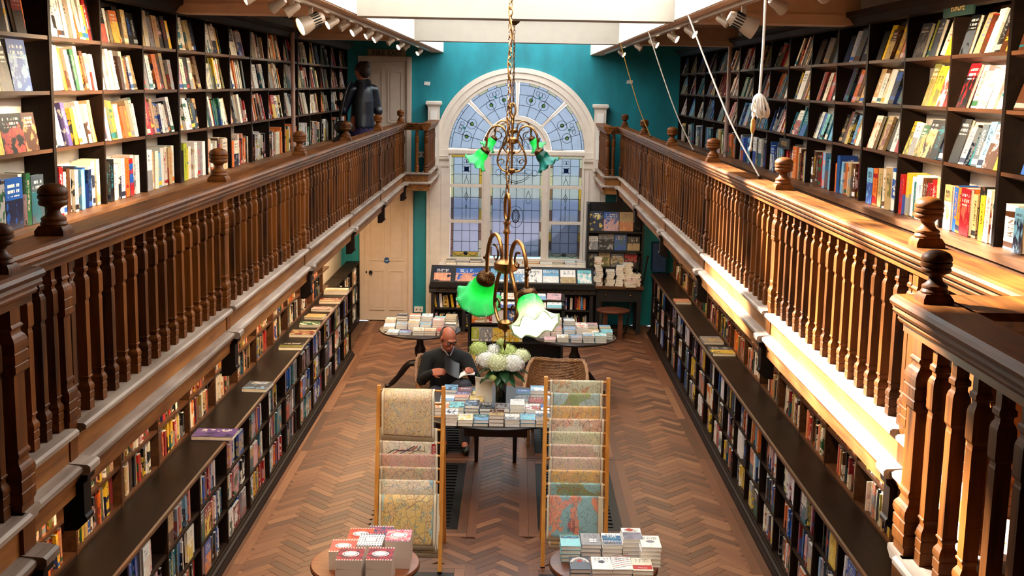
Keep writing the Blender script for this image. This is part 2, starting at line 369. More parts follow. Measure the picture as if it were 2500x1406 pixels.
# ------------------------------------------------------------------ room shell
WL, WR, WB, WF = -2.72, 2.62, -1.6, 18.4          # side walls, end walls
XL, XR = -1.60, 1.47                              # gallery rails
XLn, XRn = -1.395, 1.10                           # rails of the wider near ends
YJ = 3.07                                         # near step of the galleries
SWL, SWR = -1.155, 1.10                           # skylight well
struct('wall_left', MB().box(WL - 0.2, WL, WB, WF + 0.3, 0, 4.6), 'cream_paint')
struct('wall_right', MB().box(WR, WR + 0.2, WB, WF + 0.3, 0, 4.6), 'cream_paint')
struct('wall_back', MB().box(WL - 0.2, WR + 0.2, WB - 0.2, WB, 0, 5.2), 'shelf_dark')
# far wall with the arched opening cut out of it: strips round the arch
AC, AZ, AR = -0.005, 2.70, 1.05                   # arch centre x, springing, glass radius
def far_wall():
    mb = MB(); y0, y1 = WF, WF + 0.3; XA, XB = WL - 0.2, WR + 0.2; ZT = 5.2
    mb.box(XA, AC - AR, y0, y1, 0, AZ); mb.box(AC + AR, XB, y0, y1, 0, AZ); mb.box(AC - AR, AC + AR, y0, y1, 0, 1.02)
    n = 32; inner = [(AC - AR * math.cos(PI * i / n), AZ + AR * math.sin(PI * i / n)) for i in range(n + 1)]
    outer = []
    for x, z in inner:
        dx, dz = x - AC, z - AZ; t = min((ZT - AZ) / max(dz, 1e-6), ((XB - AC) if dx > 0 else (AC - XA)) / max(abs(dx), 1e-6)); outer.append((AC + dx * t, AZ + dz * t))
    for i in range(n):
        a, b, c, d = inner[i], inner[i + 1], outer[i + 1], outer[i]
        mb.hexa([(a[0], y0, a[1]), (b[0], y0, b[1]), (b[0], y1, b[1]), (a[0], y1, a[1]), (d[0], y0, d[1]), (c[0], y0, c[1]), (c[0], y1, c[1]), (d[0], y1, d[1])])
    for sx, i in ((XA, [p for p in outer if abs(p[0] - XA) < 1e-4]), (XB, [p for p in outer if abs(p[0] - XB) < 1e-4])):
        c = [p for p in outer if abs(p[1] - ZT) < 1e-4]
        if i and c:
            e = max(i, key=lambda p: p[1]); q = min(c, key=lambda p: abs(p[0] - sx))
            mb.add([(e[0], y0, e[1]), (sx, y0, ZT), (q[0], y0, q[1])], [(0, 1, 2), (2, 1, 0)])
    return mb
struct('wall_far', far_wall(), 'teal_wall')
# floor: a dark bed with herringbone blocks on it, plain boards as a border
floor = struct('floor', MB().box(WL, WR, WB, WF, -0.06, -0.012), 'floor_bed')
BL, BWD = 0.31, 0.0775
def block_mesh():
    mb = MB(); l, w, e = BL / 2 - 0.0008, BWD / 2 - 0.0008, 0.0016
    mb.add([(-l, -w, -0.012), (l, -w, -0.012), (l, w, -0.012), (-l, w, -0.012), (-l, -w, -e), (l, -w, -e), (l, w, -e), (-l, w, -e), (-l + e, -w + e, 0), (l - e, -w + e, 0), (l - e, w - e, 0), (-l + e, w - e, 0)],
           [(0, 1, 5, 4), (1, 2, 6, 5), (2, 3, 7, 6), (3, 0, 4, 7), (4, 5, 9, 8), (5, 6, 10, 9), (6, 7, 11, 10), (7, 4, 8, 11), (8, 9, 10, 11)])
    return mb
bm0 = block_mesh(); bme = bm0.mesh('floor_block', 'floor_block'); al = bme.attributes.new('along', 'FLOAT_VECTOR', 'POINT'); al.data.foreach_set('vector', np.array(bm0.v, dtype=np.float32).ravel())
GRATES = [(-1.02, -0.44, 9.52, 11.30), (0.24, 0.96, 9.55, 11.33), (-1.02, -0.44, 11.63, 13.2), (0.24, 0.96, 11.66, 13.2), (-1.02, -0.42, 7.0, 8.62), (0.23, 0.96, 7.0, 8.62)]
FX0, FX1 = -2.14, 1.98
step = BWD * math.sqrt(2); cw = BL / math.sqrt(2); blocks = []
ci = 0; x = -0.085 - cw * 10
while x < 2.3:
    sgn = 1 if ci % 2 else -1
    cx = x + cw / 2
    if FX0 - 0.10 < cx < FX1 + 0.05:
        y = 5.8 + (ci % 2) * step / 2
        while y < WF + 0.1:
            cyb = y
            if not any(a - 0.134 < cx < b + 0.134 and c - 0.134 < cyb < d + 0.134 for a, b, c, d in GRATES): blocks.append((cx, cyb, sgn))
            y += step
    x += cw; ci += 1
def vis(b):
    px, py = proj(b[0], b[1], 0); return 560 < px < 1900 and py < 1390
near = sorted([b for b in blocks if vis(b) and b[1] > 8.4], key=lambda b: b[1])[:300]; ns = set(near)
for cx, cyb, sg in near:
    inst('floor_block', bme, (cx, cyb, rnd.uniform(-0.0007, 0.0007)), floor, (0, 0, sg * PI / 4))
mb = MB(); alv = []
for b in blocks:
    if b in ns: continue
    c, s_ = math.cos(b[2] * PI / 4), math.sin(b[2] * PI / 4); dz = rnd.uniform(-0.0006, 0.0006)
    mb.add([(b[0] + p[0] * c - p[1] * s_, b[1] + p[0] * s_ + p[1] * c, p[2] + dz) for p in bm0.v], bm0.f); alv += bm0.v
me = mb.mesh('floor_block', 'floor_block'); al = me.attributes.new('along', 'FLOAT_VECTOR', 'POINT'); al.data.foreach_set('vector', np.array(alv, dtype=np.float32).ravel())
stuff(link('floor_block', me, floor))
mb = MB(); alv = []
def board(x0, x1, y0, y1, alongy=True):
    bm = MB().box(x0 + 0.001, x1 - 0.001, y0 + 0.001, y1 - 0.001, -0.012, 0.0024); me = bm.mesh('border_board', 'floor_block')
    al = me.attributes.new('along', 'FLOAT_VECTOR', 'POINT'); al.data.foreach_set('vector', np.array([(p[1], p[0], 0) if alongy else p for p in bm.v], dtype=np.float32).ravel())
    return link('border_board', me, floor)
for k in range(9):
    y0 = 5.8 + k * 1.45; y1 = min(y0 + 1.45, WF)
    if y0 < WF:
        for x0 in (FX1 - 0.09, FX1 - 0.01): board(x0, x0 + 0.08, y0, y1)
        for x0 in (FX0 + 0.08, FX0): board(x0 - 0.08, x0, y0, y1)
for a, b, c, d in GRATES:
    for e0, e1 in ((0, 0.08), (0.08, 0.16)):
        for x0, x1, y0, y1, q in ((a - e1, a - e0, c - e1, d + e1, True), (b + e0, b + e1, c - e1, d + e1, True), (a - e0, b + e0, c - e1, c - e0, False), (a - e0, b + e0, d + e0, d + e1, False)): board(x0, x1, y0, y1, q)
gl = ['iron floor grate beside the pale yellow map rack nearest the table', 'iron floor grate with its outer edge showing beside the rack holding the United States map', 'iron floor grate under the seated reader by the table', 'iron floor grate under the empty wicker chair', 'iron floor grate end showing beyond the foot of the fire exit side map rack', 'iron floor grate end showing by the foot of the rack with the United States map']
gl[0] = 'long iron floor grate beside the foot of the reader side map rack'
for i, (a, b, c, d) in enumerate(GRATES):
    t = thing('iron_grate', gl[i], 'grate', ((a + b) / 2, (c + d) / 2, 0), group='floor grates')
    m = MB(); w = 0.075
    m.box(a, a + w, c, d, -0.012, 0.002).box(b - w, b, c, d, -0.012, 0.002).box(a + w, b - w, c, c + w, -0.012, 0.002).box(a + w, b - w, d - w, d, -0.012, 0.002)
    obj('frame', m, 'iron', t); obj('pan', MB().box(a + .01, b - .01, c + .01, d - .01, -.0118, -.0105), 'black_metal', t); n = int((d - c - 2 * w) / 0.085)
    sl = MB().box(-(b - a) / 2 + w, (b - a) / 2 - w, -0.014, 0.014, -0.012, 0).mesh('slat', 'iron')
    for k in range(n): inst('slat', sl, ((a + b) / 2, c + w + (k + 0.5) * (d - c - 2 * w) / n, 0), t)
# ceiling over the galleries, beams, skylight well
ZB = 4.165
m = MB().box(WL, SWL - 0.17, WB, WF, 4.42, 4.5).box(SWR + 0.17, WR, WB, WF, 4.42, 4.5)
struct('ceiling', m, 'ceiling_paint')
def well(x0, x1): return MB().box(x0, x1, WB, WF, ZB, 4.62)
struct('trim_1', well(SWL - 0.17, SWL), 'ceiling_paint'); struct('trim_2', well(SWR, SWR + 0.17), 'ceiling_paint')
k = 3
for s_, x in ((1, SWL), (-1, SWR)):          # white lining boards on the inner faces of the well
    struct('trim_%d' % k, MB().box(x, x + s_ * 0.012, WB, WF, ZB + 0.006, 4.62), 'white_paint'); k += 1
def beam(y, k):
    b = struct('trim_%d' % k, MB().box(SWL + 0.013, SWR - 0.013, y, y + 0.30, ZB - 0.005, 4.62), 'beam_paint')
    prof = lambda z0: [(y + 0.001, z0), (y - 0.02, z0 + 0.004), (y - 0.035, z0 + 0.03), (y - 0.05, z0 + 0.04), (y - 0.05, z0 + 0.065), (y + 0.001, z0 + 0.065)]
    if y > 10: obj('cornice', MB().sweep(prof(4.405), 'x', SWL + 0.013, SWR - 0.013), 'beam_paint', b)
    for x0, x1 in ((WL + 0.26, SWL - 0.17), (SWR + 0.17, WR - 0.23)) if y < 17 else ():
        obj('side_beam', MB().box(x0, x1, y, y + 0.30, ZB - 0.005, 4.42), 'ceiling_paint', b)
        obj('cornice', MB().sweep(prof(4.355), 'x', x0, x1), 'ceiling_paint', b); obj('bead', MB().box(x0, x1, y - 0.012, y, ZB + 0.05, ZB + 0.065), 'ceiling_paint', b)
for y, q in ((8.55, 5), (13.25, 6)): beam(y, q)
struct('ceiling_entrance', MB().box(WL, WR, WB, 4.35, 4.62, 4.72), 'ceiling_paint')
# glazing bars of the roof light above the well, and the roof kerb
m = MB()
root = struct('trim_9', MB().box(-0.05, -0.01, 3.0, WF, 4.98, 5.06), 'white_paint')
for kx in range(17):
    y = 4.8 + kx * 0.85
    for xa, xb in ((SWL - 0.1, -0.03), (SWR + 0.1, -0.03)):
        d = 0.018; obj('glazing_bar', MB().hexa([(xa, y - d, 4.60), (xb, y - d, 5.02), (xb, y + d, 5.02), (xa, y + d, 4.60), (xa, y - d, 4.64), (xb, y - d, 5.06), (xb, y + d, 5.06), (xa, y + d, 4.64)]), 'white_paint', root)
struct('wall_sun_block', MB().box(-7.2, -6.9, 15.9, 44, 4.0, 13.0), 'cream_paint')  # unseen wall added to keep the sun off the far gallery
# outside the window
struct('ground_outside', MB().box(-30, 30, WF + 0.3, 60, -0.3, -0.2), 'ground_grey')
struct('wall_outside', MB().box(-30, 30, 35, 35.4, -0.2, 0.37), 'outside_blue')
struct('wall_sky_cover', MB().box(-30, 30, 40, 40.4, -0.2, 6.0), 'outside_white')  # backdrop wall added to dim the sky behind the upper panes
struct('wall_outside_pale', MB().box(-30, 30, 38, 38.4, -0.2, 0.85), 'outside_pale')
t = thing('parked_car', 'navy blue car parked outside, blurred through the lower window panes', 'car', (1.6, 22.6, -0.2))
m = MB().rings([[(x, y, z) for x, z in ((0.15, 0.12), (0.15, 0.62), (0.5, 0.72), (0.95, 1.20), (2.6, 1.22), (3.3, 0.75), (4.1, 0.68), (4.15, 0.12))] for y in (21.8, 23.4)]); obj('body', m, 'outside_navy', t)
for wx in (0.9, 3.3):
    for wy in (21.78, 23.30): obj('wheel', MB().rings([[(wx + 0.3 * math.cos(a * PI / 8), wy + q, 0.1 + 0.3 * math.sin(a * PI / 8)) for a in range(16)] for q in (0, 0.14)]), 'black_metal', t)
# ------------------------------------------------------------------ galleries: decks, fascias, brackets, balustrades
ZR = 3.16
NEWEL_Y = [4.15, 6.45, 8.86, 11.26, 13.80, 16.40]
SILLP = [(-.06, 2.472), (.060, 2.472), (.069, 2.465), (.069, 2.452), (.055, 2.445), (.045, 2.436), (-.06, 2.436)]
BOARDP = [(-.02, 2.436), (.03, 2.436), (.03, 2.345), (-.02, 2.345)]
LEDGEP = [(-.02, 2.346), (.03, 2.346), (.070, 2.341), (.082, 2.335), (.082, 2.320), (.070, 2.308), (-.02, 2.308)]
LOWP = [(-.02, 2.308), (.070, 2.308), (.066, 2.296), (.056, 2.288), (.056, 2.278), (.048, 2.270), (.048, 2.225), (0, 2.215), (-.02, 2.215)]
RAILP = [(-.060, 3.160), (.060, 3.160), (.072, 3.154), (.078, 3.144), (.074, 3.134), (.064, 3.128), (.068, 3.118), (.062, 3.108), (.048, 3.104), (.052, 3.094), (.046, 3.084), (.034, 3.080), (.034, 3.058)]
RAILP = RAILP + [(-p, z) for p, z in reversed(RAILP[1:])]
NEW = [(.036, 2.25), (.036, 2.492), (.039, 2.497), (.0405, 2.503), (.0405, 2.53), (.0385, 2.532), (.0385, 2.536), (.0405, 2.538), (.0405, 2.565), (.0385, 2.567), (.0385, 2.571), (.041, 2.574), (.0425, 2.586), (.041, 2.598), (.037, 2.606), (.0325, 2.612), (.030, 2.624), (.0315, 2.632), (.0345, 2.636), (.0345, 2.644), (.031, 2.652), (.0305, 2.66), (.0305, 2.868), (.032, 2.872), (.040, 2.880), (.040, 2.900), (.038, 2.902), (.038, 2.906), (.040, 2.908), (.040, 2.934), (.038, 2.936), (.038, 2.940), (.040, 2.942), (.040, 2.956), (.039, 2.966), (.035, 2.978), (.029, 2.986), (.0275, 2.992), (.0275, 2.998), (.031, 3.001), (.033, 3.006), (.031, 3.011), (.028, 3.014), (.0285, 3.018), (.0285, 3.062)]
BAL = [(.0225, 2.45), (.0225, 2.490), (.021, 2.492), (.021, 2.495), (.0235, 2.498), (.0235, 2.526), (.022, 2.528), (.022, 2.531), (.0245, 2.536), (.0250, 2.546), (.0235, 2.556), (.0205, 2.562), (.0165, 2.570), (.016, 2.580), (.0175, 2.586), (.0210, 2.590), (.0210, 2.595), (.0185, 2.601), (.0182, 2.61), (.0190, 2.872), (.0175, 2.878), (.0172, 2.886), (.0215, 2.893), (.0225, 2.897), (.0225, 2.956), (.0222, 2.964), (.0195, 2.974), (.0155, 2.981), (.015, 2.989), (.0165, 2.993), (.0205, 2.996), (.0205, 3.008), (.0165, 3.012), (.0155, 3.016), (.016, 3.02), (.016, 3.060)]
BAL = [(h, z if z > 2.6 else 2.472 + (z - 2.45) * .875) for h, z in BAL]
FIN = [(.030, 3.190), (.044, 3.192), (.046, 3.198), (.043, 3.204), (.041, 3.208), (.043, 3.212), (.042, 3.218), (.030, 3.226), (.024, 3.236), (.0225, 3.246), (.027, 3.254), (.034, 3.258), (.0465, 3.262), (.0495, 3.268), (.0495, 3.274), (.0465, 3.279), (.046, 3.281), (.0505, 3.284), (.0515, 3.290), (.0505, 3.296), (.046, 3.298), (.0505, 3.302), (.051, 3.308), (.048, 3.318), (.040, 3.327), (.026, 3.334), (.010, 3.338), (.001, 3.3385)]
baluster_me = MB().sq(BAL, 0, 0).mesh('baluster', 'oak_rail')
turned_me = MB().lathe(BAL, 0, 0, 10).mesh('baluster', 'oak_rail', True, 40)
newel_me = MB().sq(NEW, 0, 0).mesh('newel_post', 'oak_rail')
fb = MB().rings([[(sx * h, sy * h, z) for sx, sy in ((-1, -1), (1, -1), (1, 1), (-1, 1))] for h, z in ((.050, 3.158), (.050, 3.176), (.040, 3.192), (.030, 3.194))])
fb.lathe(FIN, 0, 0, 20)
finial_me = fb.mesh('finial', 'oak_rail', True, 35)
brk = MB().sweep([(.0, 2.306), (.094, 2.306), (.09, 2.28), (.076, 2.27), (.076, 2.15), (.083, 2.142), (.083, 2.128), (.068, 2.115), (.05, 2.095), (.0, 2.09)], 'y', -.036, .036)
cap = MB().sweep([(.02, 2.349), (.098, 2.344), (.108, 2.337), (.108, 2.318), (.098, 2.306), (.02, 2.306)], 'y', -.050, .050)
def side(s_, X0, Xn, YJ, nlab):
    NEWEL_Y = [4.09, 6.39, 8.79, 11.18, 13.75, 16.42] if s_ > 0 else [4.22, 6.56, 8.95, 11.36, 13.88, 16.42]
    # s_ = +1: void lies towards +x (gallery on the fire exit side), -1: towards -x
    Wx = WL if s_ > 0 else WR
    Xj = X0 + s_ * (0.335 if s_ > 0 else 0.205); YF = 16.62        # far step towards the window
    P = lambda prof, x: [(x + s_ * d, z) for d, z in prof]
    def run(mb, prof, x, a, b): mb.sweep(P(prof, x), 'y', a, b)
    def cross(mb, prof, y, a, b, sg): mb.sweep([(y + sg * d, z) for d, z in prof], 'x', a, b)
    d = MB(); d.box(Wx, X0 + s_ * .02, YJ, YF, 2.215, 2.31); d.box(Wx, Xn + s_ * .02, WB, YJ, 2.215, 2.31); d.box(Wx, Xj + s_ * .02, YF, WF, 2.215, 2.31)
    deck = struct('floor_gallery', d, 'ledge_dark'); deck.name = 'floor_gallery'
    segs = [(X0, YJ, NEWEL_Y[0])] + [(X0, NEWEL_Y[i], NEWEL_Y[i + 1]) for i in range(5)] + [(X0, NEWEL_Y[5], YF), (Xn, -0.6, YJ), (Xj, YF, WF)]
    root = thing('balustrade', nlab, 'balustrade', (X0, 9.5, 2.31))
    for x, a, b in segs:
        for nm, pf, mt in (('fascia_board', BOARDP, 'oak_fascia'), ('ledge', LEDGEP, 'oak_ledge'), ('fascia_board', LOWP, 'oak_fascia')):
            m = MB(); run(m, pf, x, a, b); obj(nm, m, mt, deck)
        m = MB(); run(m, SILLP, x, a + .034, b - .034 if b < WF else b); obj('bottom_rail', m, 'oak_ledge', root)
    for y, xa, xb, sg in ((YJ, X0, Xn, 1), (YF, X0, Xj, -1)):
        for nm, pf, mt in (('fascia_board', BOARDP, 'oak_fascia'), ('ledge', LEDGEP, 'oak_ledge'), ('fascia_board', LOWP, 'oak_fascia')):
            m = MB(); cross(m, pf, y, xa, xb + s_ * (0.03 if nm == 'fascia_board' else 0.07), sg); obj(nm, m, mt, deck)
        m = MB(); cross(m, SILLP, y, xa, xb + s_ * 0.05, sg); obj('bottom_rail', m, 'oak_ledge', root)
    for x, a, b in ((X0, YJ - 0.02, YF + .07), (Xn, -0.6, YJ + .12), (Xj, YF - .07, WF)):
        m = MB(); run(m, RAILP, x, a, b); obj('handrail', m, 'oak_rail_long', root, label=None)
    m = MB(); jp = [(y, z) for y, z in ((YJ - .14, 3.160), (YJ + .12, 3.160), (YJ + .13, 3.15), (YJ + .12, 3.13), (YJ + .10, 3.10), (YJ + .06, 3.06), (YJ - .08, 3.06), (YJ - .12, 3.11), (YJ - .15, 3.14))]
    m.sweep(jp, 'x', X0 + s_ * .05, Xn - s_ * .05); obj('handrail', m, 'oak_rail_long', root)
    m = MB(); cross(m, RAILP, YF, X0, Xj, -1); obj('handrail', m, 'oak_rail_long', root)
    posts = [(X0, y, True) for y in NEWEL_Y] + [(Xn, YJ, True), (X0, YJ - .03, False), (Xn, 0.9, True)]
    for x, y, f in posts:
        p = inst('newel_post', newel_me, (x, y, 0), root); p.matrix_parent_inverse = Matrix.Translation(-Vector(root['_w']))
        if x == Xn: p.scale = (1.18, 1.18, 1)
        if f: q = link('finial', finial_me, p, True); q.scale = (.66, .66, .78) if x == Xn else (1, 1, 1); q.location = (0, 0, 3.158 * .22 if x == Xn else 0)
        if y > YJ - 0.1:
            b = MB(); b.v = [(s_ * v[0], v[1], v[2]) for v in brk.v]; b.f = [tuple(reversed(f_)) for f_ in brk.f] if s_ < 0 else brk.f
            o = obj('bracket', b, 'shelf_dark', deck); o.location = (x, y, 0)
            c_ = MB(); c_.v = [(s_ * v[0], v[1], v[2]) for v in cap.v]; c_.f = [tuple(reversed(f_)) for f_ in cap.f] if s_ < 0 else cap.f
            obj('bracket_cap', c_, 'oak_ledge', deck).location = (x, y, 0)
    def bals(x, a, b, n, me=baluster_me):
        for i in range(n):
            y = a + (b - a) * (i + 0.5) / n; inst('baluster', me, (x, y, 0), root)
    for i in range(5): bals(X0, NEWEL_Y[i] + .02, NEWEL_Y[i + 1] - .02, 16 if i < 3 else 17)
    bals(X0, YJ + .06, NEWEL_Y[0] - .02, 7); bals(Xn, 1.0, YJ - .02, 15)
    bals(Xj, YF + .08, WF - .04, 12)
    nb = 2
    inst('baluster', turned_me, (Xj, YF, 0), root, scale=(1.5, 1.5, 1)); inst('baluster', turned_me, (X0 + (Xj - X0) * 0.62, YF, 0), root, scale=(1.3, 1.3, 1)); inst('newel_post', newel_me, (X0, YF, 0), root)
    inst('baluster', baluster_me, ((X0 + Xn) / 2, YJ, 0), root)
    return deck, root
deckL, balL = side(1, XL, -1.43, 3.26, 'turned oak gallery balustrade on the fire exit side, darker and in shade')
deckR, balR = side(-1, XR, XRn, 3.07, 'turned oak gallery balustrade under the cords, catching bright sun')
# ------------------------------------------------------------------ books
PAL = {
 'cream': ('#e6dcc8', 'cream'), 'white': ('#f1eee8', 'white'), 'tan': ('#b99a6b', 'tan'), 'orange': ('#d9702b', 'orange'), 'salmon': ('#d88a6c', 'salmon'), 'red': ('#a81c1e', 'red'), 'crimson': ('#7d1420', 'dark red'),
 'yellow': ('#e3b92c', 'yellow'), 'olive': ('#75702f', 'olive'), 'lime': ('#a9b53a', 'lime green'), 'green': ('#1f5a38', 'green'), 'teal': ('#1d6672', 'teal'), 'sky': ('#6fa7cc', 'pale blue'), 'blue': ('#1f55a5', 'blue'),
 'navy': ('#17233f', 'navy'), 'black': ('#141416', 'black'), 'brown': ('#4f2d1a', 'brown'), 'grey': ('#8d8d90', 'grey'), 'pink': ('#d3a0a4', 'pink'), 'purple': ('#4d3a78', 'purple'), 'slate': ('#46505c', 'slate grey'), 'aqua': ('#7cc7cd', 'aqua')}
PC = {k: C(v[0]) for k, v in PAL.items()}
MIX_UL = 'cream cream cream cream white white white tan tan orange orange salmon red brown black black grey olive yellow navy green pink'.split()
MIX_UR = 'cream cream white white tan tan brown black black navy slate orange red crimson teal blue sky grey yellow olive pink green'.split()
MIX_LOW = 'white white white cream cream black black black grey blue blue navy teal red orange tan pink slate yellow sky crimson salmon'.split()
MIX_WARM = 'cream cream tan tan orange salmon white black black brown red yellow olive crimson'.split()
MIX_BLUE = 'blue sky sky teal aqua blue white navy grey slate cream'.split()
MIXC2 = 'white cream black red navy orange yellow blue teal brown tan grey pink green'.split()
def jit(c, a=0.12): k = 1 + rnd.uniform(-a, a); return tuple(min(1, max(0, x * k * (1 + rnd.uniform(-0.05, 0.05)))) for x in c)
class Bk:                       # one shelved book; x0 = spine line, sx = +1 when the shelf runs to +x
    __slots__ = ('x0', 'y', 'w', 'd', 'h', 'z', 'sx', 'rec', 'lean', 'c1', 'c2', 'cn', 'seed', 'face', 'lab', 'flat')
def bk_matrix(b):
    # recline: turn about the front bottom edge so that the top goes into the shelf; lean: top goes along the shelf
    m = Matrix.Translation((b.x0, b.y, b.z)) @ Matrix.Rotation(b.sx * b.rec, 4, 'Y') @ Matrix.Rotation(b.lean, 4, 'X')
    return m
def boxa(mb, p0, p1, c1, c2, seed, kinds, sx=1):
    # box whose faces own their vertices; kinds: face name -> (kind, uaxis, vaxis)
    (x0, y0, z0), (x1, y1, z1) = p0, p1
    F_ = {'-x': [(x0, y1, z0), (x0, y0, z0), (x0, y0, z1), (x0, y1, z1)], '+x': [(x1, y0, z0), (x1, y1, z0), (x1, y1, z1), (x1, y0, z1)],
          '-y': [(x0, y0, z0), (x1, y0, z0), (x1, y0, z1), (x0, y0, z1)], '+y': [(x1, y1, z0), (x0, y1, z0), (x0, y1, z1), (x1, y1, z1)],
          '-z': [(x0, y1, z0), (x1, y1, z0), (x1, y0, z0), (x0, y0, z0)], '+z': [(x0, y0, z1), (x1, y0, z1), (x1, y1, z1), (x0, y1, z1)]}
    for k, q in F_.items():
        kd = kinds.get(k, 0)
        if kd is None: continue
        o = len(mb.v); mb.v += [(sx * a, b, c) for a, b, c in q]; mb.f.append((o, o + 1, o + 2, o + 3) if sx > 0 else (o + 3, o + 2, o + 1, o))
        mb.a += [(c1, c2, (u, v, kd), seed) for u, v in ((0, 0), (1, 0), (1, 1), (0, 1))]
def book_meshes(b):
    cov, pg = MB(), MB(); t = 0.0028; s = b.sx
    sp = {'-x': 1 if b.face else 0, '+x': 0, '-y': 1, '+y': 1, '-z': 0, '+z': 0}
    bd = {'-y': 0 if b.face else 1, '+y': 0 if b.face else 1, '-x': 1 if b.face else 0}
    if b.face:                                                  # cover turned to the aisle
        boxa(cov, (0, 0, 0), (t, b.w, b.h), b.c1, b.c2, b.seed, sp, s); boxa(cov, (b.d - t, 0, 0), (b.d, b.w, b.h), b.c1, b.c2, b.seed, sp, s); boxa(cov, (t, b.w - t, 0), (b.d - t, b.w, b.h), b.c1, b.c2, b.seed, {}, s)
        pp = ((t, 0.004, 0.003), (b.d - t, b.w - t, b.h - 0.004))
    else:
        boxa(cov, (0, 0, 0), (t, b.w, b.h), b.c1, b.c2, b.seed, sp, s); boxa(cov, (t, 0, 0), (b.d, t, b.h), b.c1, b.c2, b.seed, bd, s); boxa(cov, (t, b.w - t, 0), (b.d, b.w, b.h), b.c1, b.c2, b.seed, bd, s)
        pp = ((t, t, 0.003), (b.d - 0.004, b.w - t, b.h - 0.004))
    x = [(s * p[0], p[1], p[2]) for p in pp]; pg.box(x[0][0], x[1][0], x[0][1], x[1][1], x[0][2], x[1][2])
    return cov, pg
nbook = 0
def single_book(b, lab, group):
    cov, pg = book_meshes(b); o = link('book', cov.mesh('book', 'book')); o.matrix_world = bk_matrix(b); tag(o, lab, 'book', group)
    link('page_block', pg.mesh('page_block', 'paper'), o, True); return o
def merged(name, books, parent=None):
    mb = MB()
    for b in books:
        q = MB(); k = {'-x': 1 if b.face else 0, '+x': None, '-y': 0 if b.face else 1, '+y': 0 if b.face else 1, '-z': 0, '+z': 2}
        boxa(q, (0, 0, 0), (b.d, b.w, b.h), b.c1, b.c2, b.seed, k, b.sx); m = bk_matrix(b); o = len(mb.v)
        mb.v += [tuple(m @ Vector(p)) for p in q.v]; mb.f += [tuple(i + o for i in f) for f in q.f]; mb.a += q.a
    o = link(name, mb.mesh(name, 'book')); return stuff(o)
def mk(x0, y, w, d, h, z, sx, rec=0.0, lean=0.0, mixl=MIX_UR, col=None, face=False, c2=None):
    b = Bk(); b.x0, b.y, b.w, b.d, b.h, b.z, b.sx, b.rec, b.lean, b.face = x0, y, w, d, h, z, sx, rec, lean, face
    b.cn = col or rnd.choice(mixl); b.c1 = jit(PC[b.cn]); b.c2 = PC[c2] if c2 else jit(PC[rnd.choice(MIXC2)]); b.seed = rnd.random() * 20; b.lab = None; b.flat = False
    return b
def row(xf, y0, y1, z, sx, hmax, rec, mixl, fill=0.92, tmin=0.024, tmax=0.062, dmax=0.15, cols=None, faces=0.0):
    out = []; y = y0 + 0.012; i = 0; yend = y0 + (y1 - y0) * fill
    run_col = None; run_n = 0
    while True:
        face = cols is None and rnd.random() < faces
        c = None; w = rnd.uniform(tmin, tmax); c2 = None
        if cols is not None:
            if i >= len(cols): break
            e = cols[i]; e = e if isinstance(e, tuple) else (e,)
            c = e[0]; w = e[1] if len(e) > 1 else (y1 - y0 - .02) / len(cols) * rnd.uniform(0.86, 1.04); face = len(e) > 2 and e[2]; c2 = e[3] if len(e) > 3 else None
        elif face: w = rnd.uniform(0.13, 0.18)
        else:
            if run_n > 0: c = run_col; w = 0.036; run_n -= 1
            elif rnd.random() < 0.06: run_col = rnd.choice(mixl); run_n = rnd.randint(2, 6); c = run_col; w = 0.036
        if y + w > (y1 - 0.012 if cols is not None else yend): break
        h = hmax * rnd.uniform(0.74, 0.97); d = 0.022 if face else rnd.uniform(0.11, dmax)
        lean = 0.0 if face or rnd.random() < 0.5 else rnd.uniform(-0.05, 0.09)
        inset = rnd.uniform(0.0, 0.03) if not face else 0.0
        out.append(mk(xf + sx * inset, y, w, d, h, z, sx, rec + rnd.uniform(-0.02, 0.05) * (rec > 0), lean, mixl, c, face, c2)); y += w + rnd.uniform(0.001, 0.006) + abs(lean) * 0.12; i += 1
    return out
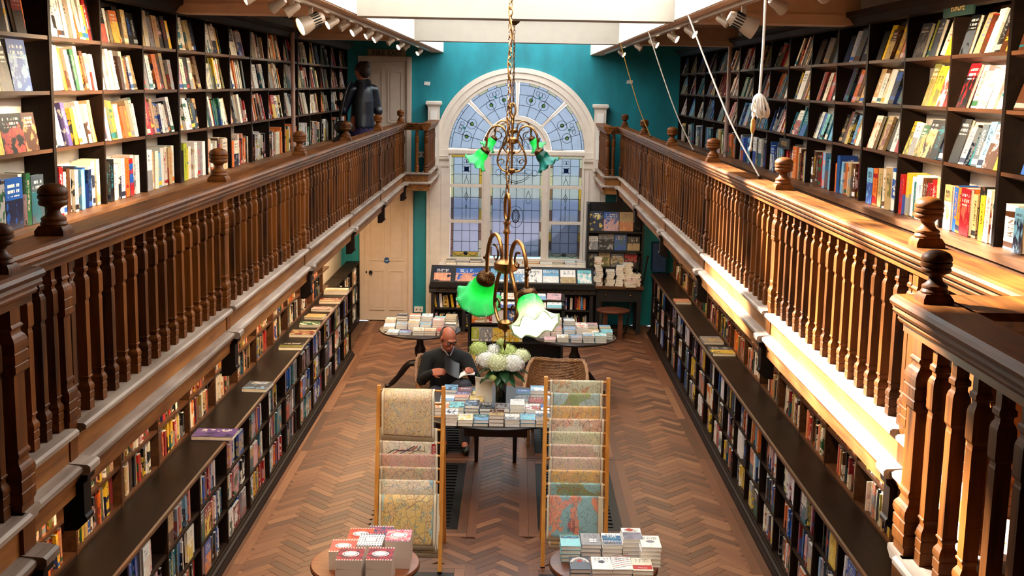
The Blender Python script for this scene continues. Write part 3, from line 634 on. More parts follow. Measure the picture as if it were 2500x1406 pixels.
# ------------------------------------------------------------------ gallery bookcases
SHZ = [2.955, 3.325, 3.625, 3.908]; RECS = {-1: 0.15, 1: 0.27}
def upper_case(s_, Xf, y_start, pitch, n, mixl, lab):
    # s_ : direction into the shelf
    Xb = Xf + s_ * 0.155; Wx = WL if s_ < 0 else WR
    y_end = y_start + pitch * n
    t = thing('bookcase', lab, 'bookcase', (Xf, y_start, 2.31))
    dv = MB().box(Xf, Xb, -0.011, 0.011, 2.95, 4.2); tk = MB().box(Xf - s_ * .006, Xb, -0.018, 0.018, 2.95, 4.2); low = MB().box(Xf + s_ * .02, Xb, -0.012, 0.012, 2.31, 2.915)
    dm, tm, lm = dv.mesh('divider', 'shelf_dark'), tk.mesh('divider', 'shelf_dark'), low.mesh('divider', 'shelf_dark')
    for k in range(n + 1):
        inst('divider', tm if k % 3 == 0 else dm, (0, y_start + k * pitch, 0), t); inst('divider', lm, (0, y_start + k * pitch, 0), t)
    for z in SHZ[1:]:
        for k in range(n):
            a, b = y_start + k * pitch + .012, y_start + (k + 1) * pitch - .012
            zb = z - 0.155 * RECS[s_] * .9; m = MB().hexa([(Xf, a, z - .02), (Xb, a, zb - .02), (Xb, b, zb - .02), (Xf, b, z - .02), (Xf, a, z), (Xb, a, zb), (Xb, b, zb), (Xf, b, z)])
            if s_ < 0: m.f = [tuple(reversed(f)) for f in m.f]
            obj('shelf', m, 'shelf_brown', t)
    obj('counter', MB().box(Xf - s_ * 0.10, Xb, y_start, y_end, 2.915, 2.953), 'counter_wood', t)
    obj('counter_edge', MB().box(Xf - s_ * 0.085, Xf - s_ * 0.065, y_start, y_end, 2.885, 2.915), 'shelf_brown', t)
    obj('cornice', MB().sweep([(Xb, 4.19), (Xf, 4.19), (Xf, 4.15), (Xf - s_ * .03, 4.16), (Xf - s_ * .06, 4.20), (Xf - s_ * .09, 4.215), (Xf - s_ * .09, 4.245), (Xb, 4.245)], 'y', y_start, y_end), 'shelf_dark', t)
    obj('plinth', MB().box(Xf + s_ * .01, Xb, y_start, y_end, 2.31, 2.40), 'shelf_dark', t)
    obj('lower_shelf', MB().box(Xf + s_ * .015, Xb, y_start, y_end, 2.64, 2.66), 'shelf_dark', t)
    obj('back_panel', MB().box(Xb, Wx, y_start, y_end, 2.31, 3.89), 'cream_paint', t); obj('back_panel', MB().box(Xb, Wx, y_start, y_end, 3.89, 4.245), 'shelf_dark', t)
    return t
ROWN = ['row on the counter', 'lowest sloping shelf', 'middle sloping shelf', 'top shelf']
X_UL, X_UR = -2.45, 2.38
PUL, PUR = 0.785, 0.79; YUL0, YUR0 = 6.31 - PUL * 3, 6.67 - PUR * 4
NUL, NUR = 17, 18
upper_case(-1, X_UL, YUL0, PUL, NUL, MIX_UL, 'long dark bookcase against the cream wall of the fire exit gallery')
upper_case(1, X_UR, YUR0, PUR, NUR, MIX_UR, 'long dark bookcase on the gallery with the hanging cords')
cand = []
# rows set out by hand for the nearest bays: bay index -> [counter, low, middle, top]
HAND_L = {
 2: [[('yellow', .03), ('grey', .10, True, 'green'), ('blue', .20, True, 'navy'), ('cream', .05), ('green', .05), ('slate', .16, True, 'teal')], [('white', .05), ('tan', .1, True, 'yellow'), ('black', .26, True, 'red'), ('brown', .16, True, 'orange')], [('black', .04), ('olive', .12, True, 'lime'), ('black', .14, True, 'brown'), ('blue', .22, True, 'sky')], [('tan', .04), ('navy', .22, True, 'black'), ('white', .04), ('navy', .05), ('crimson', .12, True, 'black'), ('orange', .04)]],
 3: ['blue red cream brown white cream navy sky blue navy white cream cream tan'.split(), 'cream cream cream white purple white yellow cream white white white tan orange white'.split(), 'cream cream sky cream orange white navy green cream orange brown white white black'.split(), ['cream'] * 10 + ['yellow', 'red', 'black', 'yellow']],
 4: ['cream black cream cream white orange red cream white'.split() + [('navy', .13, True, 'blue')], 'cream white olive yellow cream cream orange orange tan cream white red'.split(), ['white'] * 6 + 'brown cream orange white tan tan black'.split(), [('black', .12, True, 'red'), 'white', ('orange', .14, True, 'yellow'), 'black', 'tan', 'black', 'black', 'cream']],
 5: [[('white', .11, True, 'grey')] + 'tan cream sky white cream tan white cream'.split(), 'cream red red crimson tan tan white cream black white white'.split(), 'red grey white black orange orange black tan grey cream'.split(), 'tan cream grey tan black black yellow'.split()],
 6: ['black lime yellow cream white white grey white'.split(), 'tan cream white white black slate tan cream'.split(), 'tan pink cream black grey tan brown red'.split(), 'tan cream white tan brown black black'.split()]}
HAND_R = {
 2: ['tan olive tan'.split() + [('sky', .10, True, 'navy'), 'white'], 'navy navy sky blue'.split() + [('blue', .2, True, 'teal')], 'black black brown'.split(), 'white grey tan brown'.split()],
 3: ['cream cream yellow black tan'.split() + [('crimson', .13, True, 'red'), 'orange', 'blue', ('tan', .11, True, 'cream'), 'green', 'cream', 'white'], ['yellow', ('pink', .15, True, 'brown'), 'sky', 'slate', 'teal', 'grey', ('black', .14, True, 'black'), 'black', 'aqua'], ['slate', 'white', 'cream', 'white', 'white', 'pink', ('crimson', .14, True, 'black'), ('tan', .13, True, 'orange'), 'white'], ['orange', 'brown', 'black', 'white', 'brown', 'tan', ('black', .13, True, 'slate'), 'tan', ('brown', .1, True, 'tan')]],
 4: ['brown tan red crimson brown cream white teal white yellow red blue'.split(), ['navy', 'black', ('black', .15, True, 'tan'), ('green', .11, True, 'orange'), ('white', .10, True, 'grey'), ('yellow', .09, True, 'olive')], [('red', .07, True, 'black'), ('cream', .11, True, 'red'), ('yellow', .13, True, 'olive'), ('olive', .1, True, 'orange')], ['yellow', 'cream', ('slate', .10, True, 'black'), 'lime', ('slate', .17, True, 'grey'), ('tan', .1, True, 'yellow')]],
 5: ['blue ' .split() + [('tan', .11, True, 'olive'), 'cream', 'tan', 'orange', ('sky', .13, True, 'blue'), 'white', ('tan', .13, True, 'cream')], ['red', 'white', 'black', ('tan', .1, True, 'crimson'), 'olive', ('cream', .14, True, 'orange'), 'black'], 'black slate black white cream white tan'.split(), ['grey', 'salmon', 'tan', ('brown', .12, True, 'tan'), 'yellow', 'black', 'tan']],
 6: ['red crimson brown tan cream orange'.split() + [('sky', .06), 'blue', 'orange', 'orange'], 'white cream olive sky'.split() + [('black', .08, True, 'yellow'), 'crimson', 'brown', 'black'], 'cream tan brown orange brown black purple sky'.split(), 'black navy slate grey black'.split()],
 7: ['sky teal sky red crimson brown brown brown cream'.split(), MIX_BLUE[:9], 'slate red red cream teal red grey sky'.split(), 'slate black grey black'.split()]}
for nm, s_, Xf, y0, p, n, mixl, hand, side_ in (('L', -1, X_UL, YUL0, PUL, NUL, MIX_UL, HAND_L, 'fire exit gallery'), ('R', 1, X_UR, YUR0, PUR, NUR, MIX_UR, HAND_R, 'cord gallery')):
    for k in range(1, n):
        a, b = y0 + k * p + 0.012, y0 + (k + 1) * p - 0.012
        for r in range(4):
            hm = 0.285 if r == 0 else 0.262
            hd = hand.get(k)
            mx = MIX_BLUE if (nm == 'R' and r <= 1 and rnd.random() < 0.3) else mixl
            bs = row(Xf + s_ * 0.004, a, b, SHZ[r] + (0.0005 if r == 0 else 0.001), s_, hm, 0 if r == 0 else RECS[s_], mx, rnd.uniform(0.92, 1.0), cols=hd[r] if hd else None, faces=0.10 if k > 4 else 0.05, dmax=0.13)
            for i, q in enumerate(bs): q.lab = (side_, k, r, i); cand.append(q)
# ------------------------------------------------------------------ bookcases under the galleries
LZ_R, LZ_L = 0.935, 0.955
lowc = []
def lower_case(s_, Xf, Xb, Xw, y_a, y_b, y0, pitch, LZ, nm, labs, y_led):
    t = thing('low_bookcase', labs[0], 'bookcase', (Xf, (y_a + y_b) / 2, 0))
    zs = [0.10, 0.375, 0.65]
    obj('plinth', MB().box(Xf - s_ * 0.012, Xb, y_a, y_b, 0, 0.085), 'shelf_dark', t)
    obj('baseboard', MB().sweep([(Xf - s_ * .012, 0), (Xf - s_ * .05, 0), (Xf - s_ * .05, .02), (Xf - s_ * .03, .045), (Xf - s_ * .03, .06), (Xf - s_ * .012, .07)], 'y', y_a, y_b), 'shelf_dark', t)
    ys = [y0 + pitch * k for k in range(40) if y_a < y0 + pitch * k < y_b]
    dm = MB().box(Xf, Xb, -0.012, 0.012, 0.085, LZ - 0.03).mesh('divider', 'shelf_dark')
    for y in [y_a + .012] + ys + [y_b - .012]: inst('divider', dm, (0, y, 0), t)
    for z in zs: obj('shelf', MB().box(Xf + s_ * .004, Xb, y_a, y_b, z - .018, z), 'shelf_dark', t)
    obj('back_panel', MB().box(Xb, Xb + s_ * .02, y_a, y_b, 0.0, LZ - 0.03), 'black_wood', t)
    o = thing('worktop', labs[1], 'worktop', (Xf, (y_a + y_b) / 2, LZ))
    obj('top', MB().box(Xf - s_ * .005, Xw - s_ * .0, y_led[0], y_led[1], LZ - .03, LZ), 'ledge_dark', o)
    obj('edge_moulding', MB().sweep([(Xf - s_ * .005, LZ - .03), (Xf - s_ * .022, LZ - .028), (Xf - s_ * .026, LZ - .016), (Xf - s_ * .02, LZ - .004), (Xf - s_ * .005, LZ)], 'y', y_led[0], y_led[1]), 'shelf_brown', o)
    w = thing('shallow_bookcase', labs[2], 'bookcase', (Xw, (y_a + y_b) / 2, LZ))
    zz = [LZ + .022, 1.24, 1.52, 1.80]; Xk = Xw + s_ * 0.18; yb2 = y_led[1]
    for z in zz: obj('shelf', MB().box(Xw, Xk, y_a, yb2, z - .02, z), 'shelf_brown', w)
    d2 = MB().box(Xw - s_ * .004, Xk, -.014, .014, LZ + .001, 2.16).mesh('divider', 'shelf_brown')
    yy = [y0 + 0.8 * k for k in range(-2, 26) if y_a < y0 + 0.8 * k < yb2]
    for y in yy: inst('divider', d2, (0, y, 0), w)
    obj('back_panel', MB().box(Xk, WL if s_ < 0 else WR, y_a, yb2, 0, 2.17), 'shelf_dark', w)
    allys = [y_a] + ys + [y_b]
    for k in range(len(allys) - 1):
        for r, z in enumerate(zs):
            if rnd.random() < 0.02: continue
            for i, q in enumerate(row(Xf + s_ * .015, allys[k] + .014, allys[k + 1] - .014, z, s_, 0.25, 0, MIX_LOW, rnd.uniform(0.84, 1.0), 0.018, 0.05, 0.13, faces=0.09)): q.lab = (nm, k, 10 + r, i); lowc.append(q)
    for k in range(len(yy) - 1):
        for r, z in enumerate(zz[:2] if k < 9 else zz[:3]):
            if rnd.random() < 0.06: continue
            for i, q in enumerate(row(Xw + s_ * .012, yy[k] + .016, yy[k + 1] - .016, z, s_, 0.245, 0, MIX_WARM, rnd.uniform(0.75, 0.97), 0.02, 0.05, 0.13)): q.lab = (nm, k, 20 + r, i); lowc.append(q)
lower_case(-1, -2.22, -2.49, -2.515, 5.2, 15.9, 7.33 - 0.79 * 2, 0.79, LZ_L, 'low door side', ('low dark bookcase standing under the fire exit gallery', 'dark polished worktop under the fire exit gallery with books lying on it', 'shallow wall bookcase above the worktop, lit warm, fire exit side'), (5.2, 15.9))
lower_case(1, 2.085, 2.32, 2.345, 4.8, 17.75, 7.76 - 0.6 * 4, 0.6, LZ_R, 'low cord side', ('low dark bookcase standing under the cord gallery', 'dark worktop under the cord gallery ending near the leaning poles', 'shallow wall bookcase above the worktop under the cord gallery'), (4.8, 17.75))
# recessed end case between the low bookcase and the door
t = thing('low_bookcase', 'narrow recessed low bookcase beside the lower panelled door', 'bookcase', (-2.42, 17.1, 0))
obj('plinth', MB().box(-2.42, -2.62, 15.92, 18.3, 0, .085), 'shelf_dark', t)
for y in (15.94, 16.7, 17.5, 18.28): obj('divider', MB().box(-2.42, -2.62, y - .012, y + .012, .085, .95), 'shelf_dark', t)
for z in (.10, .375, .65, .95): obj('shelf', MB().box(-2.42, -2.62, 15.93, 18.3, z - .018, z), 'shelf_dark', t)
for a, b in ((15.96, 16.68), (16.72, 17.48), (17.52, 18.26)):
    for r, z in enumerate((.10, .375, .65)):
        for i, q in enumerate(row(-2.43, a, b, z, -1, .25, 0, MIX_LOW, .85, .02, .05, .13)): q.lab = ('end', 0, 30 + r, i); lowc.append(q)
# the 300 largest become things, the rest one mass
def area(b):
    px, py = proj(b.x0, b.y + b.w / 2, b.z + b.h / 2)
    if not (-10 < px < 2510 and -30 < py < 1420): return 0
    Y = b.y; k = F / Y
    return b.h * k * (b.w * abs(b.x0) / Y * k + 0.25 * b.d * k)
def lowvis(b):
    # hidden behind the gallery front or not
    s_ = b.sx; xr, zr = (XR - .09 if s_ > 0 else XL + .09), 2.17
    zc = b.z + b.h * 0.75; zl = H - (H - zr) * abs(b.x0) / abs(xr)
    return zc < zl
for q in lowc:
    q.flat = not lowvis(q)
allb = cand + lowc
rank = sorted(allb, key=lambda b: -(area(b) * (0.0 if b.flat else 1.0) * (0.75 if b in () else 1)))
top = rank[:300]; ts = set(id(b) for b in top)
shelfname = {0: 'on the counter', 1: 'on lowest sloping shelf', 2: 'on middle sloping shelf', 3: 'on the top shelf', 10: 'on the bottom shelf', 11: 'on the middle shelf', 12: 'on the upper shelf', 20: 'on worktop', 21: 'on shelf above worktop', 22: 'on the second shelf above', 30: 'bottom', 31: 'middle', 32: 'upper'}
COVER_TEXT = {('cord gallery', 4, 3, 4): (('PRAGUE', .82, .036), ('WINTER', .66, .036)), ('cord gallery', 3, 1, 1): (('In St', .72, .04),), ('cord gallery', 5, 0, 5): (('DO', .82, .05),), ('cord gallery', 4, 1, 2): (('School', .62, .04), ('Glam', .40, .045)), ('cord gallery', 3, 0, 8): (('PAUL', .82, .03),)}
bays = {}
for b in allb:
    if area(b) > 0 and not b.flat: bays.setdefault((b.lab[0], b.lab[2] // 10), set()).add(b.lab[1])
bays = {k: sorted(v) for k, v in bays.items()}
for b in top:
    sd, k, r, i = b.lab; col = PAL[b.cn][1]
    i2 = min(i, 19); k2 = bays[(sd, r // 10)].index(k)
    lab = '%s %s %s, %s in %s bay in view, %s' % (col, 'face-out book' if b.face else 'book', shelfname[r], ORD[i2], ORD[min(k2, 19)], sd)
    o = single_book(b, lab, 'books %s, %s' % (shelfname[r], sd))
    for body, v, sz in COVER_TEXT.get((sd, k, r, i), ()) if b.face else (): text('lettering', body, sz, 'gold_ink' if b.cn == 'black' else 'lead', (-.0006, b.w / 2, b.h * v), (PI / 2, 0, -PI / 2), o, .0002)
for nm, lst, lab in (('books', cand, 'smaller and farther books along both gallery bookcases'), ('books_below', lowc, 'farther books packed in the cases under both galleries')):
    o = merged('shelved_books', [b for b in lst if id(b) not in ts]); tag(o, lab, 'books')
# ------------------------------------------------------------------ far wall: window, pilasters, doors
win = struct('window_1', MB().box(AC - 1.06, AC + 1.06, WF - 0.10, WF + 0.02, 0.965, 1.035), 'cream_paint')
def arcpts(r, n=40, a0=0, a1=PI, y=0): return [(AC - r * math.cos(a0 + (a1 - a0) * i / n), y, AZ + r * math.sin(a0 + (a1 - a0) * i / n)) for i in range(n + 1)]
def arcband(r0, r1, y0, y1, n=40):
    m = MB(); R = []
    for i in range(n + 1):
        t = PI * i / n; c, s_ = math.cos(t), math.sin(t)
        R.append([(AC - r * c, y, AZ + r * s_) for r, y in ((r0, y0), (r1, y0), (r1, y1), (r0, y1))])
    return m.rings(R)
for r0, r1, yo in ((1.19, 1.262, .075), (1.10, 1.19, .055), (1.045, 1.10, .03)): obj('arch_moulding', arcband(r0, r1, WF - yo, WF + .05), 'cream_paint', win)
obj('arch_moulding', arcband(0.425, 0.475, WF - .01, WF + .06), 'cream_paint', win); obj('arch_moulding', arcband(0.475, 0.535, WF - .03, WF + .06), 'cream_paint', win)
obj('transom', MB().sweep([(WF - .06, 2.63), (WF - .075, 2.65), (WF - .075, 2.70), (WF - .045, 2.72), (WF + .06, 2.72), (WF + .06, 2.63)], 'x', AC - 1.05, AC + 1.05), 'cream_paint', win)
for x0, x1 in ((-.530, -.395), (.400, .520)): obj('mullion', MB().box(x0, x1, WF - .045, WF + .06, 1.03, 2.63), 'cream_paint', win); obj('mullion', MB().box(x0 + .03, x1 - .03, WF - .06, WF - .045, 1.03, 2.63), 'cream_paint', win)
for x0, x1 in ((AC - 1.055, AC - 1.015), (AC + 1.015, AC + 1.055)): obj('jamb', MB().box(x0, x1, WF - .05, WF + .06, 1.03, 2.63), 'cream_paint', win)
for x0, x1, zs in ((-1.02, -.53, (1.598, 2.155)), (-.395, .40, (2.155,)), (.52, 1.01, (1.598, 2.155))):
    for z in zs: obj('rail', MB().box(x0, x1, WF - .04, WF + .05, z - .022, z + .022), 'cream_paint', win)
for a in (PI / 4, PI / 2, 3 * PI / 4):
    c, s_ = -math.cos(a), math.sin(a); w = .020
    obj('radial_bar', MB().hexa([(AC + c * r - s_ * q, y, AZ + s_ * r + c * q) for y in (WF - .03, WF + .05) for r, q in ((.53, -w), (1.05, -w), (1.05, w), (.53, w))]), 'cream_paint', win)
PY = WF + 0.02
lead = MB()
def bar(a, b, w=.0032):
    d = Vector((b[0] - a[0], 0, b[1] - a[1])); n = Vector((-d.z, 0, d.x)).normalized() * w
    lead.hexa([(a[0] - n.x, PY - .006, a[1] - n.z), (b[0] - n.x, PY - .006, b[1] - n.z), (b[0] - n.x, PY + .008, b[1] - n.z), (a[0] - n.x, PY + .008, a[1] - n.z), (a[0] + n.x, PY - .006, a[1] + n.z), (b[0] + n.x, PY - .006, b[1] + n.z), (b[0] + n.x, PY + .008, b[1] + n.z), (a[0] + n.x, PY + .008, a[1] + n.z)])
def curve(pts, w=.0032):
    for a, b in zip(pts[:-1], pts[1:]): bar(a, b, w)
def circ(cx, cz, rx, rz=None, n=14, w=.003): curve([(cx + rx * math.cos(2 * PI * i / n), cz + (rz or rx) * math.sin(2 * PI * i / n)) for i in range(n + 1)], w)
panes = {}
def pane(x0, x1, z0, z1, mat):
    k = (round(x1 - x0, 3), round(z1 - z0, 3), mat)
    if k not in panes: panes[k] = MB().box(-k[0] / 2, k[0] / 2, -.002, .002, -k[1] / 2, k[1] / 2).mesh('pane', mat)
    inst('pane', panes[k], ((x0 + x1) / 2, PY, (z0 + z1) / 2), win, (rnd.uniform(-.012, .012), 0, rnd.uniform(-.012, .012)))
def grid(xs, zs, skip=()):
    for i in range(len(xs) - 1):
        for j in range(len(zs) - 1): pane(xs[i], xs[i + 1], zs[j], zs[j + 1], 'pane_clear')
    for x in xs: bar((x, zs[0]), (x, zs[-1]))
    for z in zs: bar((xs[0], z), (xs[-1], z))
def border(x0, x1, z0, z1, e, mats):
    n = max(2, int((z1 - z0) / .13))
    for xa, xb in ((x0, x0 + e), (x1 - e, x1)):
        for k in range(n):
            a, b = z0 + (z1 - z0) * k / n, z0 + (z1 - z0) * (k + 1) / n; pane(xa, xb, a, b, rnd.choice(mats)); bar((xa, b), (xb, b))
lin = lambda a, b, n: [a + (b - a) * i / n for i in range(n + 1)]
for x0, x1 in ((-1.015, -.53), (.52, 1.015)):
    e = .045; xi, xj = x0 + e, x1 - e; xm = (x0 + x1) / 2; w3 = (xj - xi) * .32
    cols = [xi, xm - w3 / 2, xm + w3 / 2, xj]
    # upper
    pane(x0, x0 + .16, 2.59, 2.63, 'pane_amber'); pane(x0 + .16, xj - .1, 2.59, 2.63, 'pane_amber' if x0 < 0 else 'pane_pale'); pane(xj - .1, x1, 2.59, 2.63, 'pane_pale'); border(x0, x1, 2.177, 2.59, e, ['pane_pale', 'pane_brown', 'pane_amber', 'pane_pale'])
    grid(cols, [2.177, 2.33, 2.475, 2.59])
    circ(xm - .022, 2.53, .022, .03); circ(xm + .022, 2.53, .022, .03); circ(xm, 2.515, .012)
    pane(xm - .032, xm + .032, 2.375, 2.44, 'pane_blue')
    for k in (-1, 1): bar((xm + k * .034, 2.36), (xm + k * .034, 2.455)); bar((xm - .06, 2.407 + k * .034), (xm + .06, 2.407 + k * .034))
    curve([(xm, 2.33), (xm, 2.29), (xm - .015, 2.25), (xm - .04, 2.185)]); curve([(xm, 2.29), (xm + .015, 2.25), (xm + .04, 2.185)])
    # middle
    border(x0, x1, 1.62, 2.133, e, ['pane_brown', 'pane_pale', 'pane_amber', 'pane_brown']); grid(cols, [1.62, 1.80, 1.97, 2.133])
    bar((xm, 1.62), (xm, 2.133)); curve([(xm, 2.05), (xm - .02, 2.0), (xm - .045, 1.965)]); curve([(xm, 2.05), (xm + .02, 2.0), (xm + .045, 1.965)]); circ(xm, 1.955, .018, .03); circ(xm, 1.83, .012, .02)
    # lower
    border(x0, x1, 1.035, 1.576, e, ['pane_brown', 'pane_pale', 'pane_amber']); grid(cols, [1.12, 1.28, 1.45, 1.576])
    pane(xi, xj, 1.035, 1.12, 'pane_amber' if x0 < 0 else 'pane_pale'); curve([(xi, 1.10), (xm - .12, 1.05), (xm - .05, 1.085), (xm, 1.11), (xm + .05, 1.085), (xm + .12, 1.05), (xj, 1.10)]); circ(xm, 1.09, .03, .025); pane(xm - .03, xm + .03, 1.07, 1.115, 'pane_blue')
x0, x1 = -.395, .40; e = .03; xs = lin(x0 + e, x1 - e, 6)
border(x0, x1, 2.177, 2.63, e, ['pane_pale', 'pane_clear']); grid(xs, [2.177, 2.33, 2.48, 2.63]); border(x0, x1, 1.06, 2.133, e, ['pane_brown', 'pane_pale', 'pane_brown']); grid(xs, [1.06, 1.24, 1.42, 1.60, 1.78, 1.965, 2.133])
circ(.0, 1.68, .115, .17, 24); circ(0, 1.69, .055, .10, 18, .008); circ(0, 1.69, .035, .07, 14)
for k in range(6): bar((.035 * math.cos(k * PI / 3), 1.69 + .07 * math.sin(k * PI / 3)), (.055 * math.cos(k * PI / 3), 1.69 + .10 * math.sin(k * PI / 3)))
for sx in (-1, 1):
    xm = sx * .19; curve([(xm, 2.09), (xm - .02, 2.03), (xm - .04, 1.97)]); curve([(xm, 2.09), (xm + .02, 2.03), (xm + .04, 1.97)]); circ(xm, 1.93, .03, .04); circ(xm, 2.38, .06, .035); circ(sx * .28, 2.36, .04, .05); circ(sx * .06, 2.56, .05, .045)
curve([(-.2, 2.30), (-.1, 2.225), (0, 2.20), (.1, 2.225), (.2, 2.30)]); curve([(-.2, 2.33), (-.1, 2.255), (0, 2.23), (.1, 2.255), (.2, 2.33)]); circ(0, 2.4, .025); circ(0, 2.215, .022); pane(-.018, .018, 2.38, 2.42, 'pane_jewel')
bar((-.17, 2.44), (.17, 2.44)); bar((-.17, 2.36), (.17, 2.36))
# arch panes
def sector(r0, r1, a0, a1, mat):
    n = 3; P = []
    for y in (PY - .002, PY + .002):
        P.append([(AC - r * math.cos(a), y, AZ + r * math.sin(a)) for r, aa in ((r0, lin(a0, a1, n)), (r1, lin(a1, a0, n))) for a in aa])
    obj('pane', MB().rings(P), mat, win)
    curve([(p[0], p[2]) for p in P[0]] + [(P[0][0][0], P[0][0][2])])
for q in range(4):
    a0, a1 = q * PI / 4 + .035, (q + 1) * PI / 4 - .035
    for r0, r1, nn in ((.545, .70, 3), (.70, .86, 3), (.86, 1.005, 3)):
        for k in range(nn): sector(r0, r1, a0 + (a1 - a0) * k / nn, a0 + (a1 - a0) * (k + 1) / nn, 'pane_clear')
    for k in range(5): sector(1.005, 1.045, a0 + (a1 - a0) * k / 5, a0 + (a1 - a0) * (k + 1) / 5, rnd.choice(['pane_pale', 'pane_clear']))
    am = (a0 + a1) / 2
    for da in (-.13, .13):
        cx, cz = AC - .80 * math.cos(am + da), AZ + .80 * math.sin(am + da); circ(cx, cz, .075); circ(cx, cz, .026, w=.006)
        obj('jewel', MB().lathe([(.024, -.004), (.024, .004)], n=12).xf(Matrix.Translation((cx, PY + .008, cz)) @ Matrix.Rotation(PI / 2, 4, 'X')), 'pane_jewel', win)
    cx, cz = AC - .88 * math.cos(am), AZ + .88 * math.sin(am); dx, dz = -math.cos(am), math.sin(am)
    obj('jewel', MB().lathe([(.03, -.004), (.03, .004)], n=3).xf(Matrix.Translation((cx, PY + .008, cz)) @ Matrix.Rotation(PI / 2, 4, 'X') @ Matrix.Rotation(am, 4, 'Z')), 'pane_teal', win)
    for f in (-.05, 0, .05): circ(cx + dx * .05 - dz * f, cz + dz * .05 + dx * f, .028, .036)
for k in range(6): sector(.0 + .20, .42, k * PI / 6, (k + 1) * PI / 6, 'pane_clear')
for k in range(3): sector(.01, .20, k * PI / 3, (k + 1) * PI / 3, 'pane_clear')
for k in range(5):
    a = (k + .5) * PI / 5; circ(AC - .31 * math.cos(a), AZ + .31 * math.sin(a), .055, .05); circ(AC - .15 * math.cos(a), AZ + .15 * math.sin(a), .035)
obj('leading', lead, 'lead', win)
for sx in (-1, 1): obj('impost', MB().box(AC + sx * 1.046, AC + sx * 1.262, WF - .072, WF - .001, 2.602, 2.70), 'cream_paint', win)
# pilasters and pedestals
k = 10
for s_, xa, xb in ((-1, -1.385, -1.06), (1, 1.055, 1.385)):
    p = struct('trim_%d' % k, MB().box(xa, xb, WF - .05, WF, 0, 2.56), 'cream_paint'); k += 1
    w = (xb - xa); obj('panel_edge', MB().box(xa + .05, xa + .065, WF - .06, WF - .05, .9, 2.40), 'cream_paint', p); obj('panel_edge', MB().box(xb - .10, xb - .085, WF - .06, WF - .05, .9, 2.40), 'cream_paint', p)
    obj('capital', MB().sweep([(WF, 2.44), (WF - .06, 2.44), (WF - .065, 2.46), (WF - .065, 2.53), (WF - .10, 2.56), (WF - .105, 2.59), (WF, 2.60)], 'x', xa - .02, xb + .02), 'cream_paint', p)
for s_, xc in ((-1, -1.275), (1, 1.26)):
    p = struct('trim_%d' % k, MB().box(xc - .085, xc + .085, WF - .2, WF, 2.42, 3.36), 'cream_paint'); k += 1
    obj('cap', MB().rings([[(xc + sx * h, WF - .2 + (0 if sy < 0 else .2) + (-(h - .085) if sy < 0 else 0), z) for sx, sy in ((-1, -1), (1, -1), (1, 1), (-1, 1))] for h, z in ((.088, 3.355), (.10, 3.375), (.118, 3.39), (.118, 3.425), (.105, 3.438))]), 'cream_paint', p)
    obj('panel', MB().box(xc - .05, xc + .05, WF - .208, WF - .2, 2.6, 3.30), 'white_paint', p)
# doors
def door(n, xa, xb, z0, z1, lab, knob):
    d = struct('door_%d' % n, MB().box(xa, xb, WF - .04, WF - .001, z0, z1), 'door_paint')
    fw = .075
    for a, b, c, e in ((xa - fw, xa, z0, z1 + fw), (xb, xb + fw, z0, z1 + fw), (xa + .001, xb - .001, z1 + .001, z1 + fw)):
        obj('door_frame', MB().box(a, b, WF - .075, WF - .001, c, e), 'door_paint', d); obj('door_bead', MB().box(a + .012, b - .012, WF - .085, WF - .075, c, e - .012), 'door_paint', d)
    w = xb - xa; hz = z0 + (z1 - z0) * .42
    for px0, px1 in ((xa + .11 * w, xa + .45 * w), (xa + .56 * w, xa + .90 * w)):
        for q0, q1 in ((z0 + .16, hz - .08), (hz + .07, z1 - .14)):
            t_ = .02
            for a, b, c, e in ((px0, px0 + t_, q0, q1), (px1 - t_, px1, q0, q1), (px0 + t_, px1 - t_, q0, q0 + t_), (px0 + t_, px1 - t_, q1 - t_, q1)): obj('panel_moulding', MB().box(a, b, WF - .052, WF - .04, c, e), 'door_paint', d)
            obj('panel', MB().box(px0 + .04, px1 - .04, WF - .047, WF - .04, q0 + .04, q1 - .04), 'door_paint', d)
    if knob:
        obj('knob', MB().lathe([(.012, 0), (.012, .03), (.028, .04), (.03, .055), (.02, .068), (.001, .07)]).xf(Matrix.Translation((xa + .10, WF - .04, .78)) @ Matrix.Rotation(PI / 2, 4, 'X')), 'black_metal', d, True)
        obj('keyhole_cover', MB().ball((xa + .025, WF - .045, .775), (.012, .008, .02)), 'black_metal', d)
        s_ = obj('sign', MB().lathe([(.048, 0), (.048, .004)], n=24).xf(Matrix.Translation((xa + .345, WF - .04, .965)) @ Matrix.Rotation(PI / 2, 4, 'X')), 'blue_sign', d)
        obj('sign_print', MB().box(xa + .325, xa + .365, WF - .046, WF - .0445, .955, .965), 'white_plastic', s_)
    return d
door(1, -2.36, -1.70, 2.31, 4.02, '', False); door(2, -2.345, -1.665, 0.015, 2.10, '', True)
t = thing('fire_exit_sign', 'pale rectangular sign reading FIRE EXIT above the upper door', 'sign', (-2.02, WF - .01, 4.145))
obj('board', MB().box(-2.295, -1.715, WF - .02, WF - .001, 4.09, 4.20), 'spot_white', t); o = text('lettering', 'FIRE EXIT', .105, 'black_metal', (-2.0, WF - .021, 4.143), (PI / 2, 0, 0), t, sx=1.05)
for nm, x, y, z, lab in (('power_socket', -1.50, WF - .01, .19, 'white wall socket low on the teal wall beside the lower door'), ('power_socket', -1.47, WF - .01, 2.62, 'white wall socket behind the turned balusters on the fire exit gallery')):
    t = thing(nm, lab, 'socket', (x, y, z)); obj('plate', MB().box(x - .07, x + .07, y - .012, y + .009, z - .045, z + .045), 'white_plastic', t)
    for dx in (-.03, .03): obj('hole', MB().box(x + dx - .008, x + dx + .008, y - .0135, y - .012, z - .012, z + .012), 'socket_hole', t)
